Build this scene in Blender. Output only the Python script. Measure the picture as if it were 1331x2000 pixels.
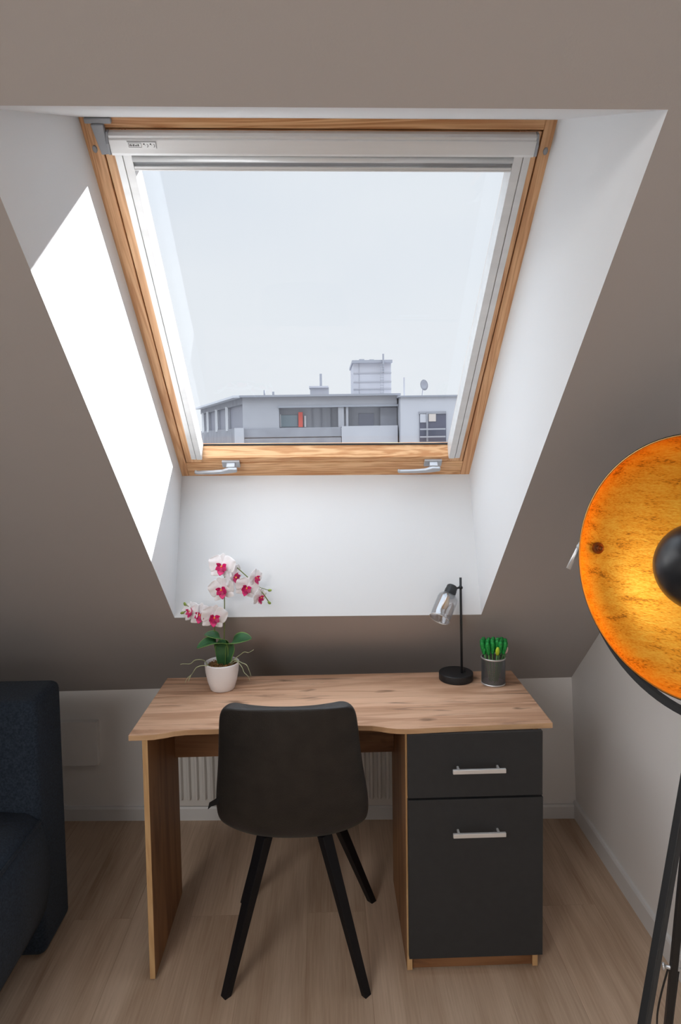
import bpy, bmesh, math, random
from mathutils import Vector, Matrix, Euler
random.seed(7)
PI = math.pi
SC = bpy.context.scene
COL = SC.collection
for o in list(bpy.data.objects): bpy.data.objects.remove(o)

# ------------------------------------------------------------------ camera, sky, sun, fill, exposure
cam_d = bpy.data.cameras.new('camera'); cam = bpy.data.objects.new('camera', cam_d); COL.objects.link(cam)
Rv = Vector((0.99964535, -0.02163994, -0.01552027)); Fv = Vector((0.02068414, 0.99802568, -0.05930349))
Uv = Rv.cross(Fv).normalized()
m = Matrix((Rv, Uv, -Fv)).transposed().to_4x4(); m.translation = Vector((0, 0, 1.5972))
cam.matrix_world = m
cam_d.sensor_width = 36; cam_d.lens = 1281.74 / 2000 * 36; cam_d.shift_y = -(1000 - 928.31) / 2000
cam_d.clip_start = 0.02; cam_d.clip_end = 500
SC.camera = cam
SC.view_settings.view_transform = 'Standard'; SC.view_settings.look = 'None'
SC.view_settings.exposure = 0.0; SC.view_settings.gamma = 1

SUN_DIR = Vector((-0.736, -0.335, -0.280)).normalized()
SUN_E = 14.0; FILL_W = 47.0; SKY = 1.03; ZENITH = 3.7

w = bpy.data.worlds.new('sky'); SC.world = w; w.use_nodes = True
nt = w.node_tree; nt.nodes.clear()
wo = nt.nodes.new('ShaderNodeOutputWorld'); bg = nt.nodes.new('ShaderNodeBackground')
tc = nt.nodes.new('ShaderNodeTexCoord'); sx = nt.nodes.new('ShaderNodeSeparateXYZ')
cr = nt.nodes.new('ShaderNodeValToRGB'); nz = nt.nodes.new('ShaderNodeTexNoise'); mp = nt.nodes.new('ShaderNodeMapping')
mixc = nt.nodes.new('ShaderNodeMixRGB')
nt.links.new(tc.outputs['Generated'], sx.inputs[0]); nt.links.new(sx.outputs['Z'], cr.inputs['Fac'])
cr.color_ramp.elements[0].position = 0.0; cr.color_ramp.elements[0].color = (.83, .865, .89, 1)
cr.color_ramp.elements[1].position = 0.75; cr.color_ramp.elements[1].color = (.63, .71, .80, 1)
e = cr.color_ramp.elements.new(.15); e.color = (.80, .84, .88, 1)
e = cr.color_ramp.elements.new(.40); e.color = (.70, .765, .84, 1)
mp.inputs['Scale'].default_value = (1.2, 1.2, 2.6); mp.inputs['Rotation'].default_value = (0, .5, 0)
nt.links.new(tc.outputs['Generated'], mp.inputs[0]); nt.links.new(mp.outputs[0], nz.inputs['Vector'])
nz.inputs['Scale'].default_value = 1.3; nz.inputs['Detail'].default_value = 3
mr = nt.nodes.new('ShaderNodeMapRange'); mr.inputs[1].default_value = .42; mr.inputs[2].default_value = .68; mr.inputs[4].default_value = .75
nt.links.new(nz.outputs['Fac'], mr.inputs[0]); nt.links.new(mr.outputs[0], mixc.inputs['Fac'])
nt.links.new(cr.outputs[0], mixc.inputs[1]); mixc.inputs[2].default_value = (.82, .86, .89, 1)
nt.links.new(mixc.outputs[0], bg.inputs['Color']); # a high overcast: the sky overhead is several times brighter than near the horizon
zr_ = nt.nodes.new('ShaderNodeMapRange'); zr_.interpolation_type = 'SMOOTHSTEP'
zr_.inputs[1].default_value = .40; zr_.inputs[2].default_value = .75; zr_.inputs[3].default_value = SKY; zr_.inputs[4].default_value = SKY * ZENITH
nt.links.new(sx.outputs['Z'], zr_.inputs[0]); nt.links.new(zr_.outputs[0], bg.inputs['Strength'])
nt.links.new(bg.outputs[0], wo.inputs[0])

sd = bpy.data.lights.new('sun', 'SUN'); sd.energy = SUN_E; sd.angle = math.radians(.6); sd.color = (1, .995, .985)
sun = bpy.data.objects.new('sun', sd); COL.objects.link(sun)
sun.rotation_euler = SUN_DIR.to_track_quat('-Z', 'Y').to_euler(); sun.location = (4, 5, 6)
# added fill lamp, unseen, high behind the camera, to brighten the room
ad = bpy.data.lights.new('rear_fill_light', 'AREA'); ad.shape = 'RECTANGLE'; ad.size = 1.1; ad.size_y = 1.1; ad.energy = FILL_W; ad.color = (1, .985, .97)
al = bpy.data.objects.new('rear_fill_light', ad); COL.objects.link(al); al.location = (-1.35, -1.1, 2.30)
al.rotation_euler = Vector((.40, 0, -1)).to_track_quat('-Z', 'Y').to_euler()

# ------------------------------------------------------------------ geometry of the room (metres)
WK, ZK, TH = 2.6625, .5744, .7407
CT, ST = math.cos(TH), math.sin(TH)
XL, XR = -.528, .5235                # skylight opening
S1, S2 = 2.2409, .6058               # its top and bottom along the slope
TY = -.0109
def wall_y(x): return WK - .0389 * x
def zk(x): return ZK + .0193 * x
def ceil_pt(x, s):
    if s >= S2: return Vector((x, WK - s * CT, ZK + s * ST + TY * x))
    a = s / S2
    y0, z0 = wall_y(x), zk(x)
    y1, z1 = WK - S2 * CT, ZK + S2 * ST + TY * x
    return Vector((x, y0 + (y1 - y0) * a, z0 + (z1 - z0) * a))
def wall_x(z): return 1.016 - .04 * z

# ------------------------------------------------------------------ materials
def srgb(r, g, b):
    f = lambda c: ((c / 255) / 12.92 if c / 255 <= .04045 else ((c / 255 + .055) / 1.055) ** 2.4)
    return (f(r), f(g), f(b), 1)
def mat(name, col, rough=.6, metal=0, bump=0, bscale=200, var=0, vscale=8, spec=.5, sheen=0, coat=0, stretch=(1, 1, 1)):
    M = bpy.data.materials.new(name); M.use_nodes = True
    n = M.node_tree; b = n.nodes['Principled BSDF']
    b.inputs['Base Color'].default_value = col; b.inputs['Roughness'].default_value = rough; b.inputs['Metallic'].default_value = metal
    b.inputs['Specular IOR Level'].default_value = spec; b.inputs['Sheen Weight'].default_value = sheen; b.inputs['Coat Weight'].default_value = coat
    t = n.nodes.new('ShaderNodeTexCoord'); mpn = n.nodes.new('ShaderNodeMapping'); mpn.inputs['Scale'].default_value = stretch
    n.links.new(t.outputs['Object'], mpn.inputs[0])
    if var:
        z = n.nodes.new('ShaderNodeTexNoise'); z.inputs['Scale'].default_value = vscale; z.inputs['Detail'].default_value = 5
        r = n.nodes.new('ShaderNodeValToRGB')
        r.color_ramp.elements[0].position = .3; r.color_ramp.elements[1].position = .7
        r.color_ramp.elements[0].color = tuple(c * (1 - var) for c in col[:3]) + (1,)
        r.color_ramp.elements[1].color = tuple(min(1, c * (1 + var)) for c in col[:3]) + (1,)
        n.links.new(mpn.outputs[0], z.inputs['Vector']); n.links.new(z.outputs['Fac'], r.inputs[0]); n.links.new(r.outputs[0], b.inputs['Base Color'])
    if bump:
        z = n.nodes.new('ShaderNodeTexNoise'); z.inputs['Scale'].default_value = bscale; z.inputs['Detail'].default_value = 3
        bp = n.nodes.new('ShaderNodeBump'); bp.inputs['Strength'].default_value = bump; bp.inputs['Distance'].default_value = .002
        n.links.new(mpn.outputs[0], z.inputs['Vector']); n.links.new(z.outputs['Fac'], bp.inputs['Height']); n.links.new(bp.outputs[0], b.inputs['Normal'])
    return M
def wood(name, dark, light, axis, scale=1., rough=.45, knots=0, contrast=.5, streak=None, bands=26, coords='Object', run=.12, cracks=None, amp=.22):
    """grain running along axis (0,1,2)"""
    M = bpy.data.materials.new(name); M.use_nodes = True
    n = M.node_tree; N = n.nodes; L = n.links; b = N['Principled BSDF']; b.inputs['Roughness'].default_value = rough
    b.inputs['Specular IOR Level'].default_value = .35
    t = N.new('ShaderNodeTexCoord'); mpn = N.new('ShaderNodeMapping')
    s = [1, 1, 1]; s[axis] = run; mpn.inputs['Scale'].default_value = tuple(v * scale for v in s)
    L.new(t.outputs[coords], mpn.inputs[0])
    n1 = N.new('ShaderNodeTexNoise'); n1.inputs['Scale'].default_value = 7; n1.inputs['Detail'].default_value = 6; n1.inputs['Distortion'].default_value = 1.2
    n2 = N.new('ShaderNodeTexNoise'); n2.inputs['Scale'].default_value = 160; n2.inputs['Detail'].default_value = 2
    mp2 = N.new('ShaderNodeMapping'); s2 = [1, 1, 1]; s2[axis] = .03; mp2.inputs['Scale'].default_value = tuple(v * scale for v in s2)
    L.new(t.outputs[coords], mp2.inputs[0]); L.new(mp2.outputs[0], n2.inputs['Vector']); L.new(mpn.outputs[0], n1.inputs['Vector'])
    mul = N.new('ShaderNodeMath'); mul.operation = 'MULTIPLY'; mul.inputs[1].default_value = bands
    sn = N.new('ShaderNodeMath'); sn.operation = 'SINE'; L.new(n1.outputs['Fac'], mul.inputs[0]); L.new(mul.outputs[0], sn.inputs[0])
    a1 = N.new('ShaderNodeMath'); a1.operation = 'MULTIPLY_ADD'; a1.inputs[1].default_value = amp; L.new(sn.outputs[0], a1.inputs[0]); L.new(n1.outputs['Fac'], a1.inputs[2])
    a2 = N.new('ShaderNodeMath'); a2.operation = 'MULTIPLY_ADD'; a2.inputs[1].default_value = .35; a2.inputs[2].default_value = -.17; L.new(n2.outputs['Fac'], a2.inputs[0])
    a3 = N.new('ShaderNodeMath'); a3.operation = 'ADD'; L.new(a1.outputs[0], a3.inputs[0]); L.new(a2.outputs[0], a3.inputs[1])
    r = N.new('ShaderNodeValToRGB'); r.color_ramp.elements[0].position = .5 - contrast * .5; r.color_ramp.elements[1].position = .5 + contrast * .5
    r.color_ramp.elements[0].color = dark; r.color_ramp.elements[1].color = light
    L.new(a3.outputs[0], r.inputs[0]); out = r.outputs[0]
    if streak:
        n3 = N.new('ShaderNodeTexNoise'); n3.inputs['Scale'].default_value = 5; n3.inputs['Detail'].default_value = 8; n3.inputs['Roughness'].default_value = .65; n3.inputs['Distortion'].default_value = .6
        mp3 = N.new('ShaderNodeMapping'); s3 = [2.2, 2.2, 2.2]; s3[axis] = .35; mp3.inputs['Scale'].default_value = tuple(v * scale for v in s3); mp3.inputs['Location'].default_value = (3.1, 1.7, .4)
        L.new(t.outputs[coords], mp3.inputs[0]); L.new(mp3.outputs[0], n3.inputs['Vector'])
        r3 = N.new('ShaderNodeValToRGB'); r3.color_ramp.elements[0].position = .56; r3.color_ramp.elements[1].position = .72
        L.new(n3.outputs['Fac'], r3.inputs[0])
        mx = N.new('ShaderNodeMixRGB'); mx.inputs[2].default_value = streak
        k3 = N.new('ShaderNodeMath'); k3.operation = 'MULTIPLY'; k3.inputs[1].default_value = .75; L.new(r3.outputs[0], k3.inputs[0])
        L.new(k3.outputs[0], mx.inputs['Fac']); L.new(out, mx.inputs[1]); out = mx.outputs[0]
    if cracks:
        n5 = N.new('ShaderNodeTexNoise'); n5.inputs['Scale'].default_value = 9; n5.inputs['Detail'].default_value = 5; n5.inputs['Distortion'].default_value = .4
        mp5 = N.new('ShaderNodeMapping'); s5 = [1, 1, 1]; s5[axis] = .055; mp5.inputs['Scale'].default_value = tuple(v * scale for v in s5); mp5.inputs['Location'].default_value = (.7, 2.2, 1.3)
        L.new(t.outputs[coords], mp5.inputs[0]); L.new(mp5.outputs[0], n5.inputs['Vector'])
        sb5 = N.new('ShaderNodeMath'); sb5.operation = 'SUBTRACT'; sb5.inputs[1].default_value = .52; L.new(n5.outputs['Fac'], sb5.inputs[0])
        ab5 = N.new('ShaderNodeMath'); ab5.operation = 'ABSOLUTE'; L.new(sb5.outputs[0], ab5.inputs[0])
        r5 = N.new('ShaderNodeValToRGB'); r5.color_ramp.elements[0].position = .002; r5.color_ramp.elements[1].position = .016
        r5.color_ramp.elements[0].color = (.8, .8, .8, 1); r5.color_ramp.elements[1].color = (0, 0, 0, 1); L.new(ab5.outputs[0], r5.inputs[0])
        # keep the cracks broken up along the grain
        n6 = N.new('ShaderNodeTexNoise'); n6.inputs['Scale'].default_value = 4; L.new(t.outputs[coords], n6.inputs['Vector'])
        r6 = N.new('ShaderNodeValToRGB'); r6.color_ramp.elements[0].position = .46; r6.color_ramp.elements[1].position = .6; L.new(n6.outputs['Fac'], r6.inputs[0])
        ml5 = N.new('ShaderNodeMath'); ml5.operation = 'MULTIPLY'; L.new(r5.outputs[0], ml5.inputs[0]); L.new(r6.outputs[0], ml5.inputs[1])
        mx = N.new('ShaderNodeMixRGB'); mx.inputs[2].default_value = cracks; L.new(ml5.outputs[0], mx.inputs['Fac']); L.new(out, mx.inputs[1]); out = mx.outputs[0]
        # lamella joints of the printed board
        br = N.new('ShaderNodeTexBrick'); mp7 = N.new('ShaderNodeMapping'); mp7.inputs['Location'].default_value = (4.2, .02, 0); L.new(t.outputs[coords], mp7.inputs[0])
        if axis == 2: mp7.inputs['Rotation'].default_value = (0, PI / 2, 0)
        br.inputs['Scale'].default_value = 1; br.inputs['Brick Width'].default_value = 6; br.inputs['Row Height'].default_value = .083; br.inputs['Mortar Size'].default_value = .0007; br.offset = .41
        br.inputs['Color1'].default_value = (.90, .88, .86, 1); br.inputs['Color2'].default_value = (1.06, 1.06, 1.06, 1); br.inputs['Mortar'].default_value = (.62, .54, .50, 1)
        L.new(mp7.outputs[0], br.inputs['Vector'])
        mx = N.new('ShaderNodeMixRGB'); mx.blend_type = 'MULTIPLY'; mx.inputs['Fac'].default_value = 1; L.new(out, mx.inputs[1]); L.new(br.outputs['Color'], mx.inputs[2]); out = mx.outputs[0]
    if knots:
        v = N.new('ShaderNodeTexVoronoi'); v.inputs['Scale'].default_value = 3.2
        if axis == 0: v.voronoi_dimensions = '2D'
        mp4 = N.new('ShaderNodeMapping'); s4 = [1.6, 1.6, 1.6]; s4[axis] = .55; mp4.inputs['Scale'].default_value = tuple(q * scale for q in s4)
        L.new(t.outputs[coords], mp4.inputs[0])
        ad4 = N.new('ShaderNodeVectorMath'); ad4.operation = 'ADD'
        nz4 = N.new('ShaderNodeTexNoise'); nz4.inputs['Scale'].default_value = 14; sc4 = N.new('ShaderNodeVectorMath'); sc4.operation = 'SCALE'; sc4.inputs['Scale'].default_value = .12
        L.new(mp4.outputs[0], nz4.inputs['Vector']); L.new(nz4.outputs['Color'], sc4.inputs[0]); L.new(mp4.outputs[0], ad4.inputs[0]); L.new(sc4.outputs[0], ad4.inputs[1])
        L.new(ad4.outputs[0], v.inputs['Vector'])
        r4 = N.new('ShaderNodeValToRGB'); r4.color_ramp.elements[0].position = .02; r4.color_ramp.elements[1].position = .10
        r4.color_ramp.elements[0].color = (knots,) * 3 + (1,); r4.color_ramp.elements[1].color = (0, 0, 0, 1)
        L.new(v.outputs['Distance'], r4.inputs[0])
        mx = N.new('ShaderNodeMixRGB'); mx.inputs[2].default_value = tuple(c * .35 for c in dark[:3]) + (1,)
        L.new(r4.outputs[0], mx.inputs['Fac']); L.new(out, mx.inputs[1]); out = mx.outputs[0]
    L.new(out, b.inputs['Base Color'])
    bp = N.new('ShaderNodeBump'); bp.inputs['Strength'].default_value = .12; bp.inputs['Distance'].default_value = .001
    L.new(a3.outputs[0], bp.inputs['Height']); L.new(bp.outputs[0], b.inputs['Normal'])
    return M

M_wall = mat('white_wall_paint', (.84, .825, .81, 1), .85, bump=.10, bscale=260, spec=.2)
M_ceil = mat('warm_grey_ceiling_paint', (.45, .425, .415, 1), .9, bump=.12, bscale=260, spec=.15)
M_reveal = mat('white_reveal_paint', (.76, .775, .79, 1), .75, bump=.05, bscale=260, spec=.2)
M_base = mat('white_baseboard', (.74, .74, .74, 1), .4)
M_pine_t = wood('pine_along_slope', srgb(204, 148, 104), srgb(236, 190, 144), 1, 2.6, .4, contrast=.75, bands=60, run=.035, amp=.30)
M_pine_x = wood('pine_across', srgb(198, 140, 92), srgb(236, 190, 142), 0, 2.6, .4, contrast=.75, bands=60, run=.05, amp=.34)
OAKD, OAKL, OAKS = (.52, .285, .17, 1), (.86, .575, .40, 1), (.24, .135, .095, 1)
M_oak_x = wood('oak_desk_across', OAKD, OAKL, 0, 1.5, .5, knots=.8, contrast=.6, streak=OAKS, bands=20, run=.10, cracks=(.13, .07, .05, 1))
M_oak_z_shaded = wood('oak_shaded_upright', (.19, .080, .033, 1), (.34, .17, .075, 1), 2, 1.3, .5, knots=.6, contrast=.75, streak=(.12, .055, .03, 1), bands=14)  # same oak as the tabletop, colour darkened for the shade below it
M_oak_x_shaded = wood('oak_shaded_across', (.15, .060, .024, 1), (.27, .13, .058, 1), 0, 1.3, .5, knots=.6, contrast=.6, streak=(.08, .035, .02, 1), bands=14)  # desk oak again, with the under-desk shade put into its colour
M_oak_edge = wood('oak_edge_band', (.50, .29, .15, 1), (.62, .40, .23, 1), 0, 2, .5, contrast=.6)
M_oak_edge_z = wood('oak_edge_band_upright', (.50, .29, .13, 1), (.62, .40, .20, 1), 2, 2, .5, contrast=.6)
M_alu = mat('satin_aluminium', (.74, .75, .75, 1), .42, .25, bump=.02, bscale=80, stretch=(.05, 1, 1), var=.05, vscale=30)
M_hdl = mat('grey_cast_metal', (.50, .52, .55, 1), .4, .45)
M_alu2 = mat('brushed_handle_metal', (.78, .78, .78, 1), .35, .5)
M_greyplastic = mat('grey_plastic', (.36, .38, .41, 1), .5)
M_darkgap = mat('dark_rubber', (.012, .012, .014, 1), .7)
M_seal = mat('grey_sealant', (.42, .44, .46, 1), .7)
M_dgrey = mat('anthracite_front', (.030, .031, .033, 1), .6, bump=.05, bscale=400, var=.06, vscale=40, spec=.35)
M_black = mat('matt_black_metal', (.016, .017, .019, 1), .45, spec=.4)
M_blackwood = mat('black_painted_wood', (.014, .015, .017, 1), .5, bump=.2, bscale=90, stretch=(1, 1, .08), spec=.4)
M_chair = mat('brown_black_suede', (.0085, .0070, .0060, 1), .5, bump=.35, bscale=300, var=.6, vscale=22, spec=.55, sheen=.04)
M_leg = mat('black_leg_metal', (.006, .006, .008, 1), .5, spec=.25)
M_sofa = mat('navy_chenille', (.026, .036, .052, 1), .95, bump=.8, bscale=500, var=.35, vscale=170, spec=.08, sheen=.06)
M_radiator = mat('radiator_enamel', (.72, .70, .67, 1), .4)
M_pot = mat('white_ceramic', (.90, .89, .91, 1), .35)
M_soil = mat('bark_chips', (.27, .14, .05, 1), .9, bump=1, bscale=150, var=.8, vscale=110)
M_leaf = mat('orchid_leaf', (.030, .115, .040, 1), .38, var=.45, vscale=18)
M_leafedge = mat('orchid_leaf_edge', (.16, .30, .07, 1), .4)
M_root = mat('aerial_root', (.38, .41, .25, 1), .6, var=.3, vscale=40)
M_stem = mat('orchid_stem', (.16, .20, .04, 1), .5)
M_bud = mat('orchid_bud', (.26, .36, .06, 1), .45, var=.3, vscale=60)
M_petal = mat('white_petal', (.93, .91, .93, 1), .6, var=.06, vscale=60)
M_lip = mat('magenta_lip', (.60, .006, .13, 1), .45, var=.5, vscale=70)
M_lipy = mat('yellow_throat', (.9, .38, .05, 1), .5)
M_pen = mat('green_pen_barrel', (.10, .28, .08, 1), .4)
M_pentop = mat('green_rubber_topper', (.010, .30, .055, 1), .45, var=.5, vscale=160, bump=.6, bscale=600)
M_pentopy = mat('lime_rubber_topper', (.45, .62, .03, 1), .4)
M_penpink = mat('pale_pink_topper', (.70, .48, .46, 1), .5)
M_mesh = mat('dark_wire_mesh', (.15, .15, .16, 1), .35, .6)
M_rim = mat('silver_rim', (.66, .66, .66, 1), .35, .7)

def glass_mat(name, tint, refl, rough=0.0):
    M = bpy.data.materials.new(name); M.use_nodes = True; n = M.node_tree; n.nodes.clear()
    o = n.nodes.new('ShaderNodeOutputMaterial'); t = n.nodes.new('ShaderNodeBsdfTransparent'); g = n.nodes.new('ShaderNodeBsdfGlossy')
    mx = n.nodes.new('ShaderNodeMixShader')
    ge = n.nodes.new('ShaderNodeNewGeometry'); dt = n.nodes.new('ShaderNodeVectorMath'); dt.operation = 'DOT_PRODUCT'   # Schlick reflectance, the same from both sides
    n.links.new(ge.outputs['Incoming'], dt.inputs[0]); n.links.new(ge.outputs['Normal'], dt.inputs[1])
    def mth(op, a, b=None):
        q = n.nodes.new('ShaderNodeMath'); q.operation = op
        for i, v in enumerate((a, b)):
            if v is None: continue
            if isinstance(v, (int, float)): q.inputs[i].default_value = v
            else: n.links.new(v, q.inputs[i])
        return q.outputs[0]
    r0 = ((refl - 1) / (refl + 1)) ** 2
    fr_out = mth('ADD', mth('MULTIPLY', mth('POWER', mth('SUBTRACT', 1, mth('ABSOLUTE', dt.outputs['Value'])), 5), 1 - r0), r0)
    t.inputs[0].default_value = tint; g.inputs['Roughness'].default_value = rough; g.inputs['Color'].default_value = (.9, .95, 1, 1)
    n.links.new(fr_out, mx.inputs[0]); n.links.new(t.outputs[0], mx.inputs[1]); n.links.new(g.outputs[0], mx.inputs[2]); n.links.new(mx.outputs[0], o.inputs[0])
    return M
M_glass = glass_mat('window_glass', (.985, .99, 1, 1), 1.33)
M_smoke = glass_mat('smoked_mirror_glass', (.86, .84, .83, 1), 2.4, .03)

# gold leaf inside of the lamp dish
def gold_mat():
    M = bpy.data.materials.new('gold_leaf'); M.use_nodes = True; n = M.node_tree; N = n.nodes; L = n.links; b = N['Principled BSDF']
    b.inputs['Metallic'].default_value = .75; b.inputs['Roughness'].default_value = .42
    t = N.new('ShaderNodeTexCoord'); mpn = N.new('ShaderNodeMapping'); mpn.inputs['Scale'].default_value = (.45, 2.0, 1); mpn.inputs['Rotation'].default_value = (0, 0, -.15)
    L.new(t.outputs['Object'], mpn.inputs[0])
    z = N.new('ShaderNodeTexNoise'); z.inputs['Scale'].default_value = 30; z.inputs['Detail'].default_value = 10; z.inputs['Roughness'].default_value = .72; z.inputs['Distortion'].default_value = .5
    L.new(mpn.outputs[0], z.inputs['Vector'])
    z2 = N.new('ShaderNodeTexNoise'); z2.inputs['Scale'].default_value = 260; z2.inputs['Detail'].default_value = 4; L.new(mpn.outputs[0], z2.inputs['Vector'])
    ma = N.new('ShaderNodeMath'); ma.operation = 'MULTIPLY_ADD'; ma.inputs[1].default_value = .5; L.new(z2.outputs['Fac'], ma.inputs[0]); 
    m2 = N.new('ShaderNodeMath'); m2.operation = 'MULTIPLY'; m2.inputs[1].default_value = .75; L.new(z.outputs['Fac'], m2.inputs[0]); L.new(m2.outputs[0], ma.inputs[2])
    r = N.new('ShaderNodeValToRGB'); L.new(ma.outputs[0], r.inputs[0])
    r.color_ramp.elements[0].position = .46; r.color_ramp.elements[0].color = (.42, .15, .012, 1)
    r.color_ramp.elements[1].position = .74; r.color_ramp.elements[1].color = (1, .58, .075, 1)
    e = r.color_ramp.elements.new(.57); e.color = (.92, .38, .024, 1)
    L.new(r.outputs[0], b.inputs['Base Color'])
    bp = N.new('ShaderNodeBump'); bp.inputs['Strength'].default_value = .5; bp.inputs['Distance'].default_value = .0015; L.new(ma.outputs[0], bp.inputs['Height']); L.new(bp.outputs[0], b.inputs['Normal'])
    return M
M_gold = gold_mat()
M_goldrim = mat('gold_rim', (.45, .30, .12, 1), .4, .8)

def floor_mat():
    M = bpy.data.materials.new('oak_laminate'); M.use_nodes = True; n = M.node_tree; N = n.nodes; L = n.links; b = N['Principled BSDF']
    b.inputs['Roughness'].default_value = .48; b.inputs['Specular IOR Level'].default_value = .35
    t = N.new('ShaderNodeTexCoord'); mpn = N.new('ShaderNodeMapping'); mpn.inputs['Rotation'].default_value = (0, 0, PI / 2); mpn.inputs['Location'].default_value = (.35, .09, 0)
    L.new(t.outputs['Object'], mpn.inputs[0])
    br = N.new('ShaderNodeTexBrick'); br.inputs['Scale'].default_value = 1; br.inputs['Brick Width'].default_value = 1.29; br.inputs['Row Height'].default_value = .195
    br.inputs['Mortar Size'].default_value = .0012; br.offset = .37; br.inputs['Bias'].default_value = 0
    br.inputs['Color1'].default_value = (0, 0, 0, 1); br.inputs['Color2'].default_value = (1, 1, 1, 1); br.inputs['Mortar'].default_value = (.5, .5, .5, 1)
    L.new(mpn.outputs[0], br.inputs['Vector'])
    ad_ = N.new('ShaderNodeVectorMath'); ad_.operation = 'MULTIPLY_ADD'; ad_.inputs[1].default_value = (7, 3, 5); L.new(br.outputs['Color'], ad_.inputs[0]); L.new(t.outputs['Object'], ad_.inputs[2])
    m2 = N.new('ShaderNodeMapping'); m2.inputs['Scale'].default_value = (1, .10, 1); L.new(ad_.outputs[0], m2.inputs[0])
    z = N.new('ShaderNodeTexNoise'); z.inputs['Scale'].default_value = 9; z.inputs['Detail'].default_value = 7; z.inputs['Distortion'].default_value = 1; L.new(m2.outputs[0], z.inputs['Vector'])
    m3 = N.new('ShaderNodeMapping'); m3.inputs['Scale'].default_value = (1, .04, 1); L.new(ad_.outputs[0], m3.inputs[0])
    z2 = N.new('ShaderNodeTexNoise'); z2.inputs['Scale'].default_value = 170; z2.inputs['Detail'].default_value = 3; L.new(m3.outputs[0], z2.inputs['Vector'])
    a = N.new('ShaderNodeMath'); a.operation = 'MULTIPLY_ADD'; a.inputs[1].default_value = .45; L.new(z2.outputs['Fac'], a.inputs[0]); L.new(z.outputs['Fac'], a.inputs[2])
    r = N.new('ShaderNodeValToRGB'); L.new(a.outputs[0], r.inputs[0])
    r.color_ramp.elements[0].position = .45; r.color_ramp.elements[0].color = (.40, .27, .18, 1)
    r.color_ramp.elements[1].position = .95; r.color_ramp.elements[1].color = (.66, .50, .37, 1)
    mx = N.new('ShaderNodeMixRGB'); mx.blend_type = 'MULTIPLY'; L.new(br.outputs['Fac'], mx.inputs['Fac']); L.new(r.outputs[0], mx.inputs[1]); mx.inputs[2].default_value = (.88, .86, .84, 1)
    hv = N.new('ShaderNodeMixRGB'); hv.blend_type = 'MULTIPLY'; hv.inputs['Fac'].default_value = 1
    r2 = N.new('ShaderNodeValToRGB'); r2.color_ramp.elements[0].color = (.94, .94, .94, 1); r2.color_ramp.elements[1].color = (1.03, 1.03, 1.03, 1)
    L.new(br.outputs['Color'], r2.inputs[0]); L.new(mx.outputs[0], hv.inputs[1]); L.new(r2.outputs[0], hv.inputs[2])
    L.new(hv.outputs[0], b.inputs['Base Color'])
    return M
M_floor = floor_mat()

# ------------------------------------------------------------------ helpers
OUTWARD = False     # window pieces are drawn with z pointing outwards, their frame has z pointing into the room
def link(name, bm, M, parent=None, smooth=False, bevel=0, subd=0, recalc=True, solid=0):
    if OUTWARD:
        for v in bm.verts: v.co.z *= -1
    if recalc: bmesh.ops.recalc_face_normals(bm, faces=bm.faces)
    me = bpy.data.meshes.new(name); bm.to_mesh(me); bm.free()
    if isinstance(M, (list, tuple)):
        for q in M: me.materials.append(q)
    else: me.materials.append(M)
    if smooth:
        for p in me.polygons: p.use_smooth = True
    o = bpy.data.objects.new(name, me); COL.objects.link(o)
    if parent: o.parent = parent
    if solid:
        s = o.modifiers.new('solid', 'SOLIDIFY'); s.thickness = solid; s.offset = 0
    if bevel:
        b = o.modifiers.new('bevel', 'BEVEL'); b.width = bevel; b.segments = 2; b.limit_method = 'ANGLE'; b.angle_limit = math.radians(40)
    if subd:
        s = o.modifiers.new('sub', 'SUBSURF'); s.levels = subd; s.render_levels = subd
    return o
def box(bm, x0, x1, y0, y1, z0, z1, mi=0):
    v = [bm.verts.new(p) for p in ((x0, y0, z0), (x1, y0, z0), (x1, y1, z0), (x0, y1, z0), (x0, y0, z1), (x1, y0, z1), (x1, y1, z1), (x0, y1, z1))]
    for f in ((0, 3, 2, 1), (4, 5, 6, 7), (0, 1, 5, 4), (1, 2, 6, 5), (2, 3, 7, 6), (3, 0, 4, 7)):
        bm.faces.new([v[i] for i in f]).material_index = mi
    return v
def bx(*a): bm = bmesh.new(); box(bm, *a); return bm
def prism(bm, pts, h0, h1, axis=2, mi=0):
    """pts 2-D polygon extruded along an axis"""
    def P(p, h):
        return {2: (p[0], p[1], h), 1: (p[0], h, p[1]), 0: (h, p[0], p[1])}[axis]
    a = [bm.verts.new(P(p, h0)) for p in pts]; b = [bm.verts.new(P(p, h1)) for p in pts]; n = len(pts)
    bm.faces.new(a[::-1]).material_index = mi; bm.faces.new(b).material_index = mi
    for i in range(n): bm.faces.new((a[i], a[(i + 1) % n], b[(i + 1) % n], b[i])).material_index = mi
def frame_at(d):
    d = Vector(d).normalized(); a = d.cross(Vector((0, 0, 1)))
    if a.length < 1e-4: a = d.cross(Vector((1, 0, 0)))
    a.normalize(); return a, d.cross(a).normalized()
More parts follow.
